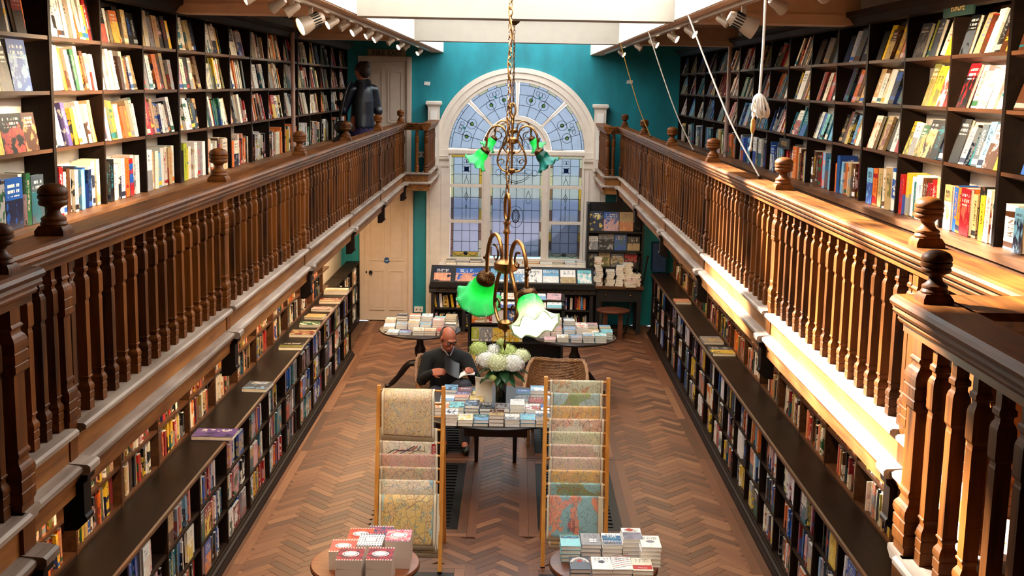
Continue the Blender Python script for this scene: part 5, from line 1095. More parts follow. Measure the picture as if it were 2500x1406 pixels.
for r, (y, n, lst) in enumerate(rowsM):
    x0 = (-.545, -.635, -.60, -.585)[r]
    for i, e in enumerate(lst):
        if e is None: continue
        x = x0 + i * .137 + (.137 if r == 0 else 0) - (.0 if r else .137); hh = n - (1 if r == 0 else 0) + (1 if (i + r) % 3 == 0 else 0); hh = max(2, hh - 2)
        if abs(x + .108) < .11 and r in (2, 3): continue
        tt = rnd.uniform(.027, .034); z = .7405
        for k in range(hh):
            top_ = k == hh - 1; l = '%s guide book topping %s stack, %s row on the middle table' % (e[2], ORD[i], ORD[r]) if top_ else 'guide book under the %s one, %s up, %s row of middle table' % (e[2], ORD[k], ORD[r])
            flat_book(x + rnd.uniform(-.003, .003), y + rnd.uniform(-.003, .003), z, .128, .195, tt, PC[e[0]], PC[e[1]], l, 'guide books on the middle table', rnd.uniform(-.02, .02), page='paper_white' if rnd.random() < .5 else 'paper'); z += tt + .0005
c, p = flat_meshes(.15, .22, .025, PC['cream'], PC['tan'], 3.3); o = link('standing_book', MB().box(-.078, .078, -.012, .012, 0, .24).mesh('standing_book', 'paper')); o.location = (-.265, 10.75, .7415); o.rotation_euler = (-.20, 0, .06); tag(o, 'pale book standing upright beside the flower vase', 'book')
obj('cover', MB().hexa([(-.08, -.02, .235), (.08, -.02, .225), (.08, -.016, .232), (-.08, -.016, .242), (-.085, -.075, .272), (.075, -.085, .25), (.075, -.08, .257), (-.085, -.07, .279)]), 'paper_white', o, local=True)
# back tables
for sx, xc, yc, lab, who in ((-1, -1.14, 14.22, 'dark round pedestal table of paperbacks behind the seated reader', 'table behind the reader'), (1, .74, 13.98, 'dark round pedestal table of paperbacks behind the empty wicker chair', 'table behind the wicker chair')):
    round_table(lab, xc, yc, .74, .50, 'table_dark')
    cols = 'white purple white cream red white grey white sky pink cream white slate salmon white aqua tan sky'.split() if sx < 0 else 'pink white sky cream aqua white salmon sky white tan aqua white cream slate white pink sky white'.split()
    ci = 0
    for r, (dy_, hh) in enumerate(((-.30, 2), (-.06, 4), (.18, 5))):
        for i in range(6 if r else 5):
            x = xc + (-.37 if r else -.30) + i * .148 + rnd.uniform(-.008, .008); y = yc + dy_ + (.03 if r == 0 else 0)
            if (x - xc) ** 2 + (y - yc) ** 2 > .2: continue
            if sx < 0 and x > -.75: continue
            h2 = max(1, hh + rnd.choice([-1, 0, 0, 1]) - (1 if i in (0, 5) else 0)); z = .7405; c1 = cols[ci % 18]; c2 = rnd.choice(['grey', 'sky', 'salmon', 'navy', 'tan', 'white']); ci += 1
            for k in range(h2):
                tt = .028; top_ = k == h2 - 1
                l = '%s paperback topping %s stack, %s row, %s' % (PAL[c1][1], ORD[i], ORD[r], who) if top_ else 'paperback %s from bottom, %s stack, %s row, %s' % (ORD[k], ORD[i], ORD[r], who)
                flat_book(x + rnd.uniform(-.004, .004), y, z, .132, .195, tt, PC[c1], PC[c2], l, 'paperbacks on the ' + who, rnd.uniform(-.04, .04)); z += tt + .0005
# ------------------------------------------------------------------ books lying on the two worktops
wl = [(-2.31, 8.93, .32, .22, 'purple', 'navy', 'large purple picture book lying on the worktop, marked POWDER'), (-2.30, 10.42, .22, .28, 'slate', 'sky', 'dark glossy book lying flat on the worktop past the purple one'), (-2.31, 12.1, .24, .24, 'black', 'olive', 'black book with small figures lying on the worktop'), (-2.31, 12.75, .26, .26, 'tan', 'crimson', 'brown photo book lying on the worktop'), (-2.32, 13.25, .22, .2, 'green', 'cream', 'green and cream book lying on the worktop'), (-2.33, 13.7, .22, .2, 'tan', 'orange', 'tan book lying on the worktop, warm lit'), (-2.33, 14.2, .24, .2, 'brown', 'pink', 'brown book with pink title on the worktop'), (-2.32, 14.75, .26, .24, 'crimson', 'tan', 'dark red food book lying on the worktop'), (-2.34, 15.4, .3, .24, 'cream', 'tan', 'cream paper stack at the far end of the worktop')]
for x, y, w, d, c1, c2, lab in wl:
    o = flat_book(x, y, LZ_L + .0005, w, d, .05 if 'stack' in lab else .032, PC[c1], PC[c2], lab, 'books lying on the worktops', rnd.uniform(-.08, .08), name='flat_book')
    if 'POWDER' in lab: text('lettering', 'POWDER', .028, 'paper_white', (-.04, -.1105, .016), (PI / 2, 0, 0), o, .0002)
for x, y, w, d, c1, c2, lab in ((2.20, 15.3, .2, .26, 'salmon', 'tan', 'salmon picture book lying alone on the worktop under the cord gallery'), (2.20, 12.9, .22, .3, 'grey', 'tan', 'grey book at the back of the pair on the worktop'), (2.215, 12.35, .24, .34, 'slate', 'yellow', 'dark flowery photo book lying on the worktop, lower of the pair')):
    flat_book(x, y, LZ_R + .0005, w, d, .03, PC[c1], PC[c2], lab, 'books lying on the worktops', rnd.uniform(-.1, .1), name='flat_book')
# ------------------------------------------------------------------ map racks
for i, a in enumerate([('#e2c48e', '#dfe4dc', '#a86a50', 2), ('#efe4c8', '#f4ead4', '#b08878', 1), ('#cf9a86', '#efe3cc', '#a6685a', 0), ('#cfae8a', '#8fc3c4', '#8a5a44', 1), ('#e6d8bd', '#9cc4cc', '#c09a80', 1), ('#dfb765', '#94bcb8', '#6e4428', 1), ('#e8b694', '#e6dcc4', '#4a3a34', 0), ('#7da04a', '#a9c4c2', '#c08a6a', 0), ('#e3b05c', '#a9bfc0', '#c46f4a', 1), ('#d99a6c', '#c9c8a6', '#4a4030', 0), ('#d8d2a8', '#d4dcd2', '#a89878', 1), ('#d8b0a0', '#dcd8c4', '#8e7650', 2), ('#d9b59c', '#ded6c2', '#e6e0d2', 2), ('#e8b24c', '#f0dcae', '#4a6a94', 2), ('#6f8a3c', '#86b8b6', '#b0452c', 0), ('#e58a6c', '#7fb4bd', '#c05a40', 0)]):
    mk_map('map_%d' % i, C(a[0]), C(a[1]), C(a[2]), i + 2, a[3])
def drape(x0, x1, y, z, front, back, r, lean, lift=0.0, skew=0.0, back_ok=True):
    # sheet over a dowel: front flap hangs towards -y
    P = [(y - r - lift - .004 * math.sin(i / 6 * PI) * 2, z - front + front * i / 6) for i in range(7)]
    P += [(y - r * math.cos(a), z + r * math.sin(a)) for a in (PI / 6, PI / 3, PI / 2, 2 * PI / 3, 5 * PI / 6)]
    P += [(y + r, z - back * i / 4) for i in range(5)]
    mb = MB(); n = len(P); tot = [0]
    for a, b in zip(P[:-1], P[1:]): tot.append(tot[-1] + math.hypot(b[0] - a[0], b[1] - a[1]))
    for i, (py, pz) in enumerate(P):
        for j in range(5):
            u = j / 4; sk = skew * (1 - u) if i < 3 else 0; lo = lean * max(0, (z - pz)) * 0
            mb.v.append((x0 + (x1 - x0) * u, py - .0015 * math.sin(u * 9 + i) - (lean * (z - pz) if i < 7 else 0), pz + sk)); mb.a.append(((1, 1, 1), (1, 1, 1), (u, tot[i] / tot[-1] * 1.0, 1), 0))
    for i in range(n - 1):
        for j in range(4): a = i * 5 + j; mb.f.append((a, a + 1, a + 6, a + 5))
    return mb
def map_obj(mb, mat, lab, grp):
    o = link('paper_map', mb.mesh('paper_map', mat, True)); s_ = o.modifiers.new('thickness', 'SOLIDIFY'); s_.thickness = .0012; tag(o, lab, 'map', grp); return o
RK = {}
def rack(lab, xa, xb, y0, zt, lean):
    t = thing('map_rack', lab, 'rack', ((xa + xb) / 2, y0, 0)); Y = lambda z: y0 + lean * z
    for x in (xa, xb):
        obj('post', MB().hexa([(x + sx * .015, Y(z) + sy * .019, z) for z in (0.012, zt) for sx, sy in ((-1, -1), (1, -1), (1, 1), (-1, 1))]), 'pine', t); obj('rubber_foot', MB().box(x - .017, x + .017, Y(0) - .021, Y(0) + .021, 0, .013), 'black_metal', t)
        obj('back_leg', MB().hexa([(x + sx * .012, y + sy * .016, z) for z, y in ((.0, y0 + .62), (zt - .05, Y(zt - .05) + .045)) for sx, sy in ((-1, -1), (1, -1), (1, 1), (-1, 1))]), 'pine', t)
    for i in range(11): z = zt - .035 - .098 * i; obj('rung', MB().tube([(xa + .005, Y(z), z), (xb - .005, Y(z), z)], .009, 8), 'pine', t, True)
    return Y
YL_ = rack('pine map rack on the reader side with a large city map hanging in front', -1.028, -.530, 8.62, 1.40, .20)
YR_ = rack('pine map rack holding ten overlapping maps, the United States lowest', .262, .750, 8.76, 1.455, .20)
zl = lambda i: 1.40 - .035 - .098 * i; zr = lambda i: 1.455 - .035 - .098 * i
ML = [(0, .385, 0, 'city street map in ochre hanging in front of the rungs', .075, .018), (3, .30, 6, 'city map partly hidden below the large ochre one', .0, 0), (4, .26, 1, 'underground railway map with coloured lines', .0, 0), (5, .26, 2, 'pinkish brown relief map', .0, 0), (6, .26, 3, 'pale blue and tan coast map', .0, 0), (7, .115, 4, 'pale blue map of a wide land with roads', .0, 0), (8, .40, 5, 'yellow land map with dark towns, lowest on the rack', .02, 0)]
for i, fr, mi, lab, lift, sk in ML:
    z = zl(i); o = map_obj(drape(-1.005 + rnd.uniform(-.012, .012) + (.012 if i == 0 else 0), -.558 + rnd.uniform(-.02, .0) - (.02 if i == 0 else 0), YL_(z), z, fr, .22, .0145, (.21 if i in (7, 8) else 0), lift, sk), 'map_%d' % mi, lab, 'maps on the reader side rack')
    if i == 4:
        obj('title_band', MB().box(-.612, -.580, YL_(z) - .0215, YL_(z) - .0205, z - .14, z - .004), 'red_band', o); text('lettering', 'ROUND', .026, 'paper_white', (-.596, YL_(z) - .0222, z - .066), (PI / 2, PI / 2, 0), o, .0002)
        for kx, (cm, w0) in enumerate((('lead', 0), ('red_band', .04), ('spy_blue', .09), ('gold_ink', .15))):
            obj('map_line', MB().tube(spline([(-.97 + w0, YL_(z) - .021, z - .10), (-.90 + w0 * 1.2, YL_(z) - .021, z - .055), (-.82 + w0, YL_(z) - .021, z - .06), (-.74 + w0 * .5, YL_(z) - .021, z - .02)], 4), .003, 5), cm, o)
for q, (dz, dx) in enumerate(((.035, .012), (.065, .02))):
    z = zl(8); map_obj(drape(-1.0 + dx, -.55 + dx * .6, YL_(z), z - .002, .40 + dz, .2, .0135 - .001 * (q + 1), .205), 'map_%d' % (3 + q), ('pale blue sheet just behind the lowest yellow map', 'greenish sheet hanging lowest behind the yellow map')[q], 'maps on the reader side rack')
MR = [(9, 'town map with red blocks, topmost'), (7, 'map with a large green land'), (8, 'map with a boxed legend and yellow corner'), (6, 'town map crossed by a grey river'), (10, 'pale green faded world map'), (11, 'pinkish map with thin borders'), (12, 'beige map of white roads'), (13, 'yellow map with a blue river'), (14, 'blue sea map with green islands'), (15, 'map reading United States, lowest on the rack')]
for i, (mi, lab) in enumerate(MR):
    z = zr(i); x0 = .293 + rnd.uniform(-.012, .012); x1 = .715 + rnd.uniform(-.015, .012)
    o = map_obj(drape(x0, x1, YR_(z), z, .25 if i < 9 else .33, .2, .0145, (.21 if i == 9 else 0)), 'map_%d' % mi, lab + ' of the rack by the chair' if i < 9 else lab, 'maps on the chair side rack')
    if i == 9:
        for body, zz in (('UNITED', z - .20), ('STATES', z - .25)): pass
        for k, body in enumerate(('UNITED', 'STATES')): text('lettering', body, .032, 'gift_ink', ((x0 + x1) / 2 + .0 - k * .035, YR_(z) - .0145 - .0225 - .21 * .2, z - .20), (PI / 2 - .21, PI / 2, 0), o, .0002)
for q, (dz, dx) in enumerate(((.03, .0), (.06, .012))):
    z = zr(9); map_obj(drape(.293 + dx, .715 + dx, YR_(z), z - .002, .33 + dz, .2, .0135 - .001 * (q + 1), .205), 'map_%d' % (14 - q), ('second sheet showing its lower edge under the United States map', 'third sheet showing lowest under the United States map')[q], 'maps on the chair side rack')
# ------------------------------------------------------------------ wicker chairs
def wicker_chair(lab, x, y, rz, mat):
    t = thing('wicker_chair', lab, 'chair', (x, y, 0), rz); L = dict(local=True)
    # plan curve of the shell, front ends at -y ; angle along it 0..1
    pl = spline([(-.30, -.27, 0), (-.315, -.05, 0), (-.29, .15, 0), (-.19, .27, 0), (0, .31, 0), (.19, .27, 0), (.29, .15, 0), (.315, -.05, 0), (.30, -.27, 0)], 8); n = len(pl) - 1
    def top(u): a = abs(u - .5) * 2; return .80 - .02 * math.cos(u * 4 * PI) if a < .42 else (.80 - .20 * (3 * ((a - .42) / .38) ** 2 - 2 * ((a - .42) / .38) ** 3) if a < .80 else .60 - .10 * ((a - .80) / .2) ** 2)
    tp = [Vector((p.x * 1.04, p.y * 1.06 + (.05 if .25 < i / n < .75 else 0) * math.sin((i / n - .25) * 2 * PI), top(i / n))) for i, p in enumerate(pl)]
    rim = MB()
    for k in range(4): a = k * PI / 2 + .5; rim.tube([p + Vector((.010 * math.cos(a + i * .5), .010 * math.sin(a + i * .5), .010 * math.sin(a + i * .5))) for i, p in enumerate(tp)], .0095, 6)
    obj('braided_rim', rim, mat, t, True, **L)
    wv = MB(); zs = [.40 + .0165 * k for k in range(30)]
    for k, z in enumerate(zs):
        seg = []
        for i, p in enumerate(pl):
            if z < top(i / n) - .01:
                f = (z - .40) / max(.05, top(i / n) - .40); q = Vector((p.x, p.y, 0)).lerp(Vector((tp[i].x, tp[i].y, 0)), f); w = .004 * (1 if (i + k) % 2 else -1); dn = Vector((q.x, q.y, 0)).normalized(); seg.append(Vector((q.x, q.y, z)) + dn * w)
            elif len(seg) > 2: wv.tube(seg, .0072, 5); seg = []
            else: seg = []
        if len(seg) > 2: wv.tube(seg, .0072, 5)
    stuff(obj('weave', wv, mat, t, True, **L))
    stv = MB()
    for i in range(0, n + 1, 3): stv.tube([pl[i] + Vector((0, 0, .08)), pl[i] + Vector((0, 0, .40)), tp[i]], .007, 5)
    stuff(obj('stakes', stv, mat, t, True, **L))
    st = MB(); m = [(p.x * .97, p.y * .97) for p in pl] + [(.28, -.32), (-.28, -.32)]
    st.rings([[(a, b, z) for a, b in m] for z in (.375, .405)]); obj('seat', st, mat, t, **L)
    sk = MB()
    for k in range(5): z = .365 - k * .017; sk.tube([Vector((a, b, z)) for a, b in m] + [Vector((m[0][0], m[0][1], z))], .008, 5)
    stuff(obj('skirt', sk, mat, t, True, **L))
    for sx, sy in ((-1, -1), (1, -1), (-1, .9), (1, .9)): obj('leg', MB().tube([(sx * .26, sy * .27, .0), (sx * .265, sy * .265, .38)], .017, 8), mat, t, True, **L)
    for sx in (-1, 1): obj('stretcher', MB().tube([(sx * .262, -.27, .14), (sx * .262, .24, .14)], .011, 6), mat, t, True, **L)
wicker_chair('brown wicker armchair with the bald reader sitting in it', -.70, 12.30, .20, 'wicker'); wicker_chair('empty brown wicker armchair with a high woven back', .46, 12.15, -.10, 'wicker')
# ------------------------------------------------------------------ vase and hydrangeas
VX, VY, VZ = -.107, 10.80, .7405
t = thing('vase', 'dark glass vase full of hydrangeas on the middle table', 'vase', (VX, VY, VZ)); obj('body', MB().lathe([(.001, 0), (.048, 0), (.05, .01), (.050, .12), (.055, .22), (.062, .29), (.055, .29), (.045, .12), (.001, .10)], VX, VY, 20).xf(Matrix.Translation((0, 0, VZ))), 'vase_glass', t, True)
fl = [((-.215, .04, .52), .090, 'petal_lime', 'pale lime hydrangea head, upper one on the reader side'), ((-.140, -.06, .445), .098, 'petal_white', 'white hydrangea head on the reader side'), ((-.035, -.12, .43), .104, 'petal_cream', 'pale green hydrangea head low in the middle'), ((.110, -.09, .425), .106, 'petal_white', 'white hydrangea head on the wicker chair side'), ((.055, .05, .50), .092, 'petal_lime', 'lime hydrangea head under the lamp shade'), ((.185, .0, .47), .086, 'petal_cream', 'pale green hydrangea head at the outer chair side'), ((-.07, .06, .51), .07, 'petal_white', 'small white hydrangea head at the back'), ((-.075, -.16, .30), .032, 'petal_lime', 'tiny lime bud hanging low in front'), ((-.012, .02, .60), .036, 'petal_lime', 'tiny green bud standing highest in the bunch')]
flor = MB()
for k in range(4):
    a = k * PI / 2; c, s_ = math.cos(a), math.sin(a); flor.add([(0, 0, 0), (.006 * c + .0055 * s_, .006 * s_ - .0055 * c, .002), (.0135 * c, .0135 * s_, .001), (.006 * c - .0055 * s_, .006 * s_ + .0055 * c, .002)], [(0, 1, 2, 3)])
for (dx, dy_, dz), r, mt, lab in fl:
    c0 = Vector((VX + dx, VY + dy_, VZ + dz)); o = thing('hydrangea', lab, 'flower', tuple(c0), group='hydrangeas in the vase'); pm = MB(); n = int(170 * (r / .09) ** 2) + 12
    for i in range(n):
        z = 1 - 2 * (i + .5) / n
        if z < -.62: continue
        ph = i * 2.39996; rr = math.sqrt(1 - z * z); d = Vector((rr * math.cos(ph), rr * math.sin(ph), z)); R = d.to_track_quat('Z', 'Y').to_matrix().to_4x4(); k_ = rnd.uniform(.9, 1.08)
        m4 = Matrix.Translation(c0 + Vector((d.x * r, d.y * r, d.z * r * .82)) * k_) @ R @ Matrix.Rotation(rnd.uniform(0, 3), 4, 'Z') @ Matrix.Rotation(rnd.uniform(-.4, .4), 4, 'X'); oo = len(pm.v); pm.v += [tuple(m4 @ Vector(p)) for p in flor.v]; pm.f += [tuple(q + oo for q in f) for f in flor.f]
    stuff(obj('petals', pm, mt, o)); obj('core', MB().ball(tuple(c0), (r * .88, r * .88, r * .72), 12, 8), mt, o, True)
    obj('stem', MB().tube(spline([(VX + dx * .1, VY + dy_ * .1, VZ + .14), (VX + dx * .4, VY + dy_ * .4, VZ + .28), tuple(c0 - Vector((0, 0, r * .4)))], 5), .005, 6), 'stem_green', o, True)
def leaf(a, el, L_, w, base):
    P = []; n = 5
    for i in range(n + 1):
        u = i / n; ww = w * math.sin(PI * min(1, u * .92 + .06)) ** .8; z = math.sin(el) * L_ * u - .35 * L_ * u * u; d = math.cos(el) * L_ * u; P.append([(d, -ww, z + .012), (d, 0, z), (d, ww, z + .012)])
    m = MB().rings(P, closed=False, caps=False); return m.xf(Matrix.Translation(base) @ Matrix.Rotation(a, 4, 'Z'))
lv = [(-2.2, .1, .20, .045), (-1.75, -.35, .19, .05), (-1.35, -.3, .20, .05), (-1.0, -.2, .21, .05), (-.55, -.1, .23, .048), (-.1, .05, .22, .045), (.5, .1, .2, .045), (2.7, .05, .20, .04), (3.5, -.05, .21, .045), (-2.6, -.2, .2, .05), (-1.55, -.75, .16, .045), (-.8, -.6, .19, .045), (3.1, .3, .17, .04)]
for i, (a, el, L_, w) in enumerate(lv):
    o = obj('leaf', leaf(a, el, L_, w, (VX + .03 * math.cos(a), VY + .03 * math.sin(a), VZ + .335 + .02 * (i % 3))), 'leaf_green', t, True); s_ = o.modifiers.new('t', 'SOLIDIFY'); s_.thickness = .002
tw = MB()
for i in range(9):
    a = i * .7; tw.tube(spline([(VX, VY, VZ + .3), (VX + .06 * math.cos(a), VY + .05 * math.sin(a), VZ + .5), (VX + .12 * math.cos(a * 1.3), VY + .06, VZ + .62), (VX + .17 * math.cos(a * 1.7), VY + .05, VZ + .68 + .03 * math.sin(a))], 4), .0014, 4)
stuff(obj('twigs', tw, 'twig', t))
# ------------------------------------------------------------------ chandeliers
def chandelier(lab, x, y, z, az, mats, powers, ztop, ring, linkparts, sc=1.0, detail=1):
    t = thing('chandelier', lab, 'chandelier', (x, y, z), az); L = dict(local=True); t.scale = (sc, sc, sc)
    obj('hub', MB().lathe([(.001, -.055), (.02, -.05), (.05, -.035), (.056, -.03), (.056, .0), (.050, .006), (.03, .014), (.012, .02), (.001, .02)], n=20), 'brass', t, True, **L)
    obj('rod', MB().tube([(0, 0, -.28), (0, 0, .19)], .010, 10), 'brass', t, True, **L); obj('rod_collar', MB().lathe([(.011, .135), (.017, .14), (.017, .15), (.012, .156), (.012, .18), (.018, .186), (.016, .196), (.001, .2)], n=14), 'brass', t, True, **L)
    obj('lower_hub', MB().lathe([(.001, -.335), (.006, -.33), (.012, -.318), (.030, -.312), (.034, -.305), (.034, -.283), (.028, -.276), (.011, -.268), (.001, -.266)], n=16), 'brass', t, True, **L)
    o = obj('pull_chain', MB().tube([(0, 0, -.33), (.003, 0, -.36), (-.003, 0, -.38)], .003, 6), 'brass_dark', t, True, **L); obj('pull_drop', MB().lathe([(.001, -.42), (.004, -.41), (.009, -.395), (.004, -.382), (.001, -.378)], n=8), 'brass_dark', o, True, **L)
    obj('loop', MB().tube([(.026 * math.cos(a), 0, .26 + .062 * math.sin(a)) for a in [2 * PI * i / 20 for i in range(21)]], .0075, 8, flat=1.2), 'brass', t, True, **L)
    for k, s_ in enumerate((-1, 1)):
        P = spline([(s_ * r, 0, q) for r, q in ((.03, -.298), (.085, -.285), (.132, -.215), (.112, -.115), (.062, -.03), (.052, .03), (.078, .090), (.130, .118), (.19, .095), (.228, .03), (.236, -.05), (.240, -.10))], 6)
        a = obj('arm', MB().tube(P, [.0085] * 18 + [.0095] * (len(P) - 18), 8), 'brass', t, True, **L)
        for c0, r0, tn, ph in (((.135, .02), .05, 1.35, 1.2), ((.09, -.215), .034, 1.3, .3)):
            sp = [(s_ * (c0[0] + r0 * (1 - i / 30) * math.cos(ph + i / 20 * tn * PI)), 0, c0[1] + r0 * (1 - i / 30) * math.sin(ph + i / 20 * tn * PI)) for i in range(24)]; obj('scroll', MB().tube(sp, [.006 - .0001 * i for i in range(24)], 6), 'brass_dark', a, True, **L)
        obj('leaf_boss', MB().ball((s_ * .237, 0, .0), (.013, .010, .016)).ball((s_ * .25, .008, .008), .008).ball((s_ * .25, -.008, -.008), .008).ball((s_ * .247, .0, -.02), .007), 'brass_dark', a, True, **L)
        tilt = .66
        sh = bpy.data.objects.new('lamp_shade', None); R = Matrix.Translation((s_ * .238, 0, -.098)) @ Matrix.Rotation(-s_ * tilt, 4, 'Y')
        prof = [(.030, 0), (.034, -.010), (.040, -.028), (.049, -.045), (.055, -.062), (.056, -.078), (.054, -.092), (.056, -.106), (.064, -.122), (.076, -.140), (.090, -.156), (.103, -.168), (.112, -.175)]
        def wave(i, r, zz, th):
            q = max(0, (i - 6) / 6.0); return r + .010 * q * q * math.cos(8 * th), zz + .014 * q * q * math.cos(8 * th)
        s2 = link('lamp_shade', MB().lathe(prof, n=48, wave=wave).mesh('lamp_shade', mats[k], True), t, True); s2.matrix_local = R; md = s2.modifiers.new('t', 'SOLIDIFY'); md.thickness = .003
        cp = MB().lathe([(.001, .022), (.012, .02), (.016, .012), (.030, .006), (.042, -.004), (.046, -.012), (.046, -.030), (.043, -.034), (.001, -.034)], n=24); c2 = link('shade_cap', cp.mesh('shade_cap', 'brass_dark', True, ), t, True); c2.matrix_local = R
        fl_ = MB()
        for i in range(18): th = i * 2 * PI / 18; fl_.tube([(.016 * math.cos(th), .016 * math.sin(th), .013), (.042 * math.cos(th), .042 * math.sin(th), -.001)], .0028, 5)
        stuff(obj('fluting', fl_, 'brass_dark', c2, True, **L))
        bl = link('bulb', MB().ball((0, 0, -.075), (.022, .022, .032), 12, 8).mesh('bulb', 'bulb' if powers[k] else 'white_plastic', True), s2, True)
        if powers[k]:
            lp = bpy.data.lights.new('bulb_light', 'POINT'); lp.energy = powers[k]; lp.color = (1, .9, .68); lp.shadow_soft_size = .012; lo = bpy.data.objects.new('bulb_light', lp); COL.objects.link(lo); lo.parent = s2; lo.location = (0, 0, -.125)
    # chain and cable
    zb = .325; PT = .031; n = int((ztop - z - zb * sc) / (PT * sc)); rot = 0
    lk = MB().tube([(.0090 * math.cos(a), 0, .020 * math.sin(a)) for a in [2 * PI * i / 14 for i in range(15)]], .0024, 6); lme = lk.mesh('link', 'brass', True); allm = MB()
    for i in range(n):
        M4 = Matrix.Translation((.002 * math.sin(i), 0, zb + .012 + i * PT)) @ Matrix.Rotation(i * PI / 2 + .5, 4, 'Z')
        if linkparts: q = link('link', lme, t, True); q.matrix_local = M4
        else: oo = len(allm.v); allm.v += [tuple(M4 @ Vector(p)) for p in lk.v]; allm.f += [tuple(j + oo for j in f) for f in lk.f]
    if not linkparts: stuff(obj('chain', allm, 'brass_dark', t, True, **L))
    obj('cable', MB().tube([(.009 * math.sin(i * .9), .009 * math.cos(i * .9), zb - .04 + i * .035) for i in range(int((ztop - z) / sc / .035) - 7)], .0030, 6), 'brass', t, True, **L)
    zt = (ztop - z) / sc; obj('ceiling_rose', MB().lathe([(.001, zt - .05), (.02, zt - .045), (.05, zt - .02), (.058, zt), (.001, zt)], n=18), 'brass_dark', t, True, **L)
    o = struct('trim_%d' % ring, MB().box(SWL, SWR, y - .02, y + .02, ztop, ztop + .05), 'white_paint')
chandelier('nearest brass chandelier with two ruffled green glass shades, one glowing white', -.045, 6.2, 2.775, math.atan2(-.23, .10), ('shade_green', 'shade_glow'), (5, 16), 4.60, 20, True, 1.13)
chandelier('middle brass chandelier with one lit and one dark green shade', -.045, 10.95, 3.215, -.12, ('shade_green', 'shade_unlit'), (5, 0), 4.28, 21, False)
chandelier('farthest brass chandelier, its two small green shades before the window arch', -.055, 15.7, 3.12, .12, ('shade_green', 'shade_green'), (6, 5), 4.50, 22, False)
# ------------------------------------------------------------------ track spotlights
for s_, nm, lab in ((-1, 'track', 'slim white lamp track along the beam on the fire exit side'), (1, 'track', 'slim white lamp track along the beam on the cord side')):
    x = -1.245 if s_ < 0 else 1.19; o = obj('lamp_track', MB().box(x - .016, x + .016, 2.6, 16.6, ZB - .022, ZB - .0005), 'spot_white'); tag(o, lab, 'track')
def spotlight(x, y, tgt, sc, power, lab, big=False, on=True):
    z = ZB - .022; p = Vector((x, y, z - .075 * sc)); d = (Vector(tgt) - p).normalized(); t = thing('track_spotlight', lab, 'spotlight', tuple(p), group='track spotlights'); Q = d.to_track_quat('-Z', 'Y').to_matrix().to_4x4(); MW = Matrix.Translation(p) @ Q
    k = sc
    b = MB().lathe([(.001, .075 * k), (.022 * k, .072 * k), (.032 * k, .05 * k), (.034 * k, .02 * k), (.036 * k, .0), (.046 * k, -.035 * k), (.048 * k, -.06 * k), (.044 * k, -.06 * k), (.04 * k, -.045 * k), (.001, -.043 * k)], n=20).xf(MW); obj('housing', b, 'spot_white', t, True, 35)
    if big:
        g_ = MB()
        for i in range(16): a = i * 2 * PI / 16; g_.tube([(.035 * k * math.cos(a), .035 * k * math.sin(a), .005 * k), (.036 * k * math.cos(a), .036 * k * math.sin(a), .048 * k)], .003 * k, 4)
        stuff(obj('cooling_slots', g_.xf(MW), 'black_metal', t))
    obj('lamp', MB().lathe([(.001, -.052 * k), (.03 * k, -.052 * k), (.0415 * k, -.055 * k), (.0415 * k, -.050 * k), (.001, -.048 * k)], n=20).xf(MW), 'lamp_face' if on else 'spot_white', t, True)
    obj('bracket', MB().box(x - .012, x + .012, y - .012, y + .012, z - .06 * sc, z), 'spot_white', t)
    if on:
        lp = bpy.data.lights.new('spot_light', 'SPOT'); lp.energy = power; lp.color = (1, .76, .48); lp.spot_size = 1.25; lp.spot_blend = .7; lp.shadow_soft_size = .03; lo = bpy.data.objects.new('spot_light', lp); COL.objects.link(lo); lo.matrix_world = Matrix.Translation(p + d * .07 * k) @ Q
SP = 95
for i, (y, ty, tz, sc, pw, on) in enumerate([(5.75, 5.2, 3.5, 1.0, 0.15, True), (6.35, 6.75, 3.45, 1.0, 1.0, True), (6.75, 6.6, 3.35, 1.0, .9, True), (7.35, 6.7, 3.45, 1.35, 1.2, True), (8.2, 7.5, 3.4, 1.0, .7, True), (8.75, 8.2, 3.4, .9, .4, False), (9.4, 8.7, 3.35, 1.0, .55, True), (10.2, 9.6, 3.3, .9, .4, True), (10.8, 10.2, 3.3, 1.0, .4, True), (11.9, 11.3, 3.3, .9, .3, False), (12.95, 12.0, 3.3, 1.0, .35, True), (13.6, 13.2, 3.3, .9, .3, False), (15.4, 14.5, 3.2, 1.0, .35, True)]):
    sc = sc * (.9 if sc > 1.2 else .68)
    spotlight(-1.262, y, (-2.45, ty, tz), sc, SP * pw, '%s spotlight from the camera along the fire exit side track%s' % (ORD[i], ', lit' if on else ', unlit'), sc > 1.1, on)
for i, (y, ty, tz, sc, pw, on) in enumerate([(3.45, 3.0, 2.6, 1.0, .9, True), (4.9, 5.9, 3.4, 1.0, 1.0, True), (5.7, 6.3, 3.5, 1.0, 1.2, True), (6.55, 6.6, 3.5, 1.35, 1.1, True), (7.2, 6.6, 3.4, .9, .4, False), (8.55, 7.8, 3.3, 1.0, .5, True), (9.5, 8.8, 3.4, 1.0, .4, True), (10.85, 10.2, 3.4, 1.0, .35, True), (12.2, 11.6, 3.4, .9, .2, False), (14.2, 13.4, 3.3, 1.0, .3, True)]):
    sc = sc * (.9 if sc > 1.2 else .68)
    spotlight(1.205, y, (2.4, ty, tz), sc, SP * pw, '%s spotlight from the camera along the cord side track%s' % (ORD[i], ', lit' if on else ', unlit'), sc > 1.1, on)
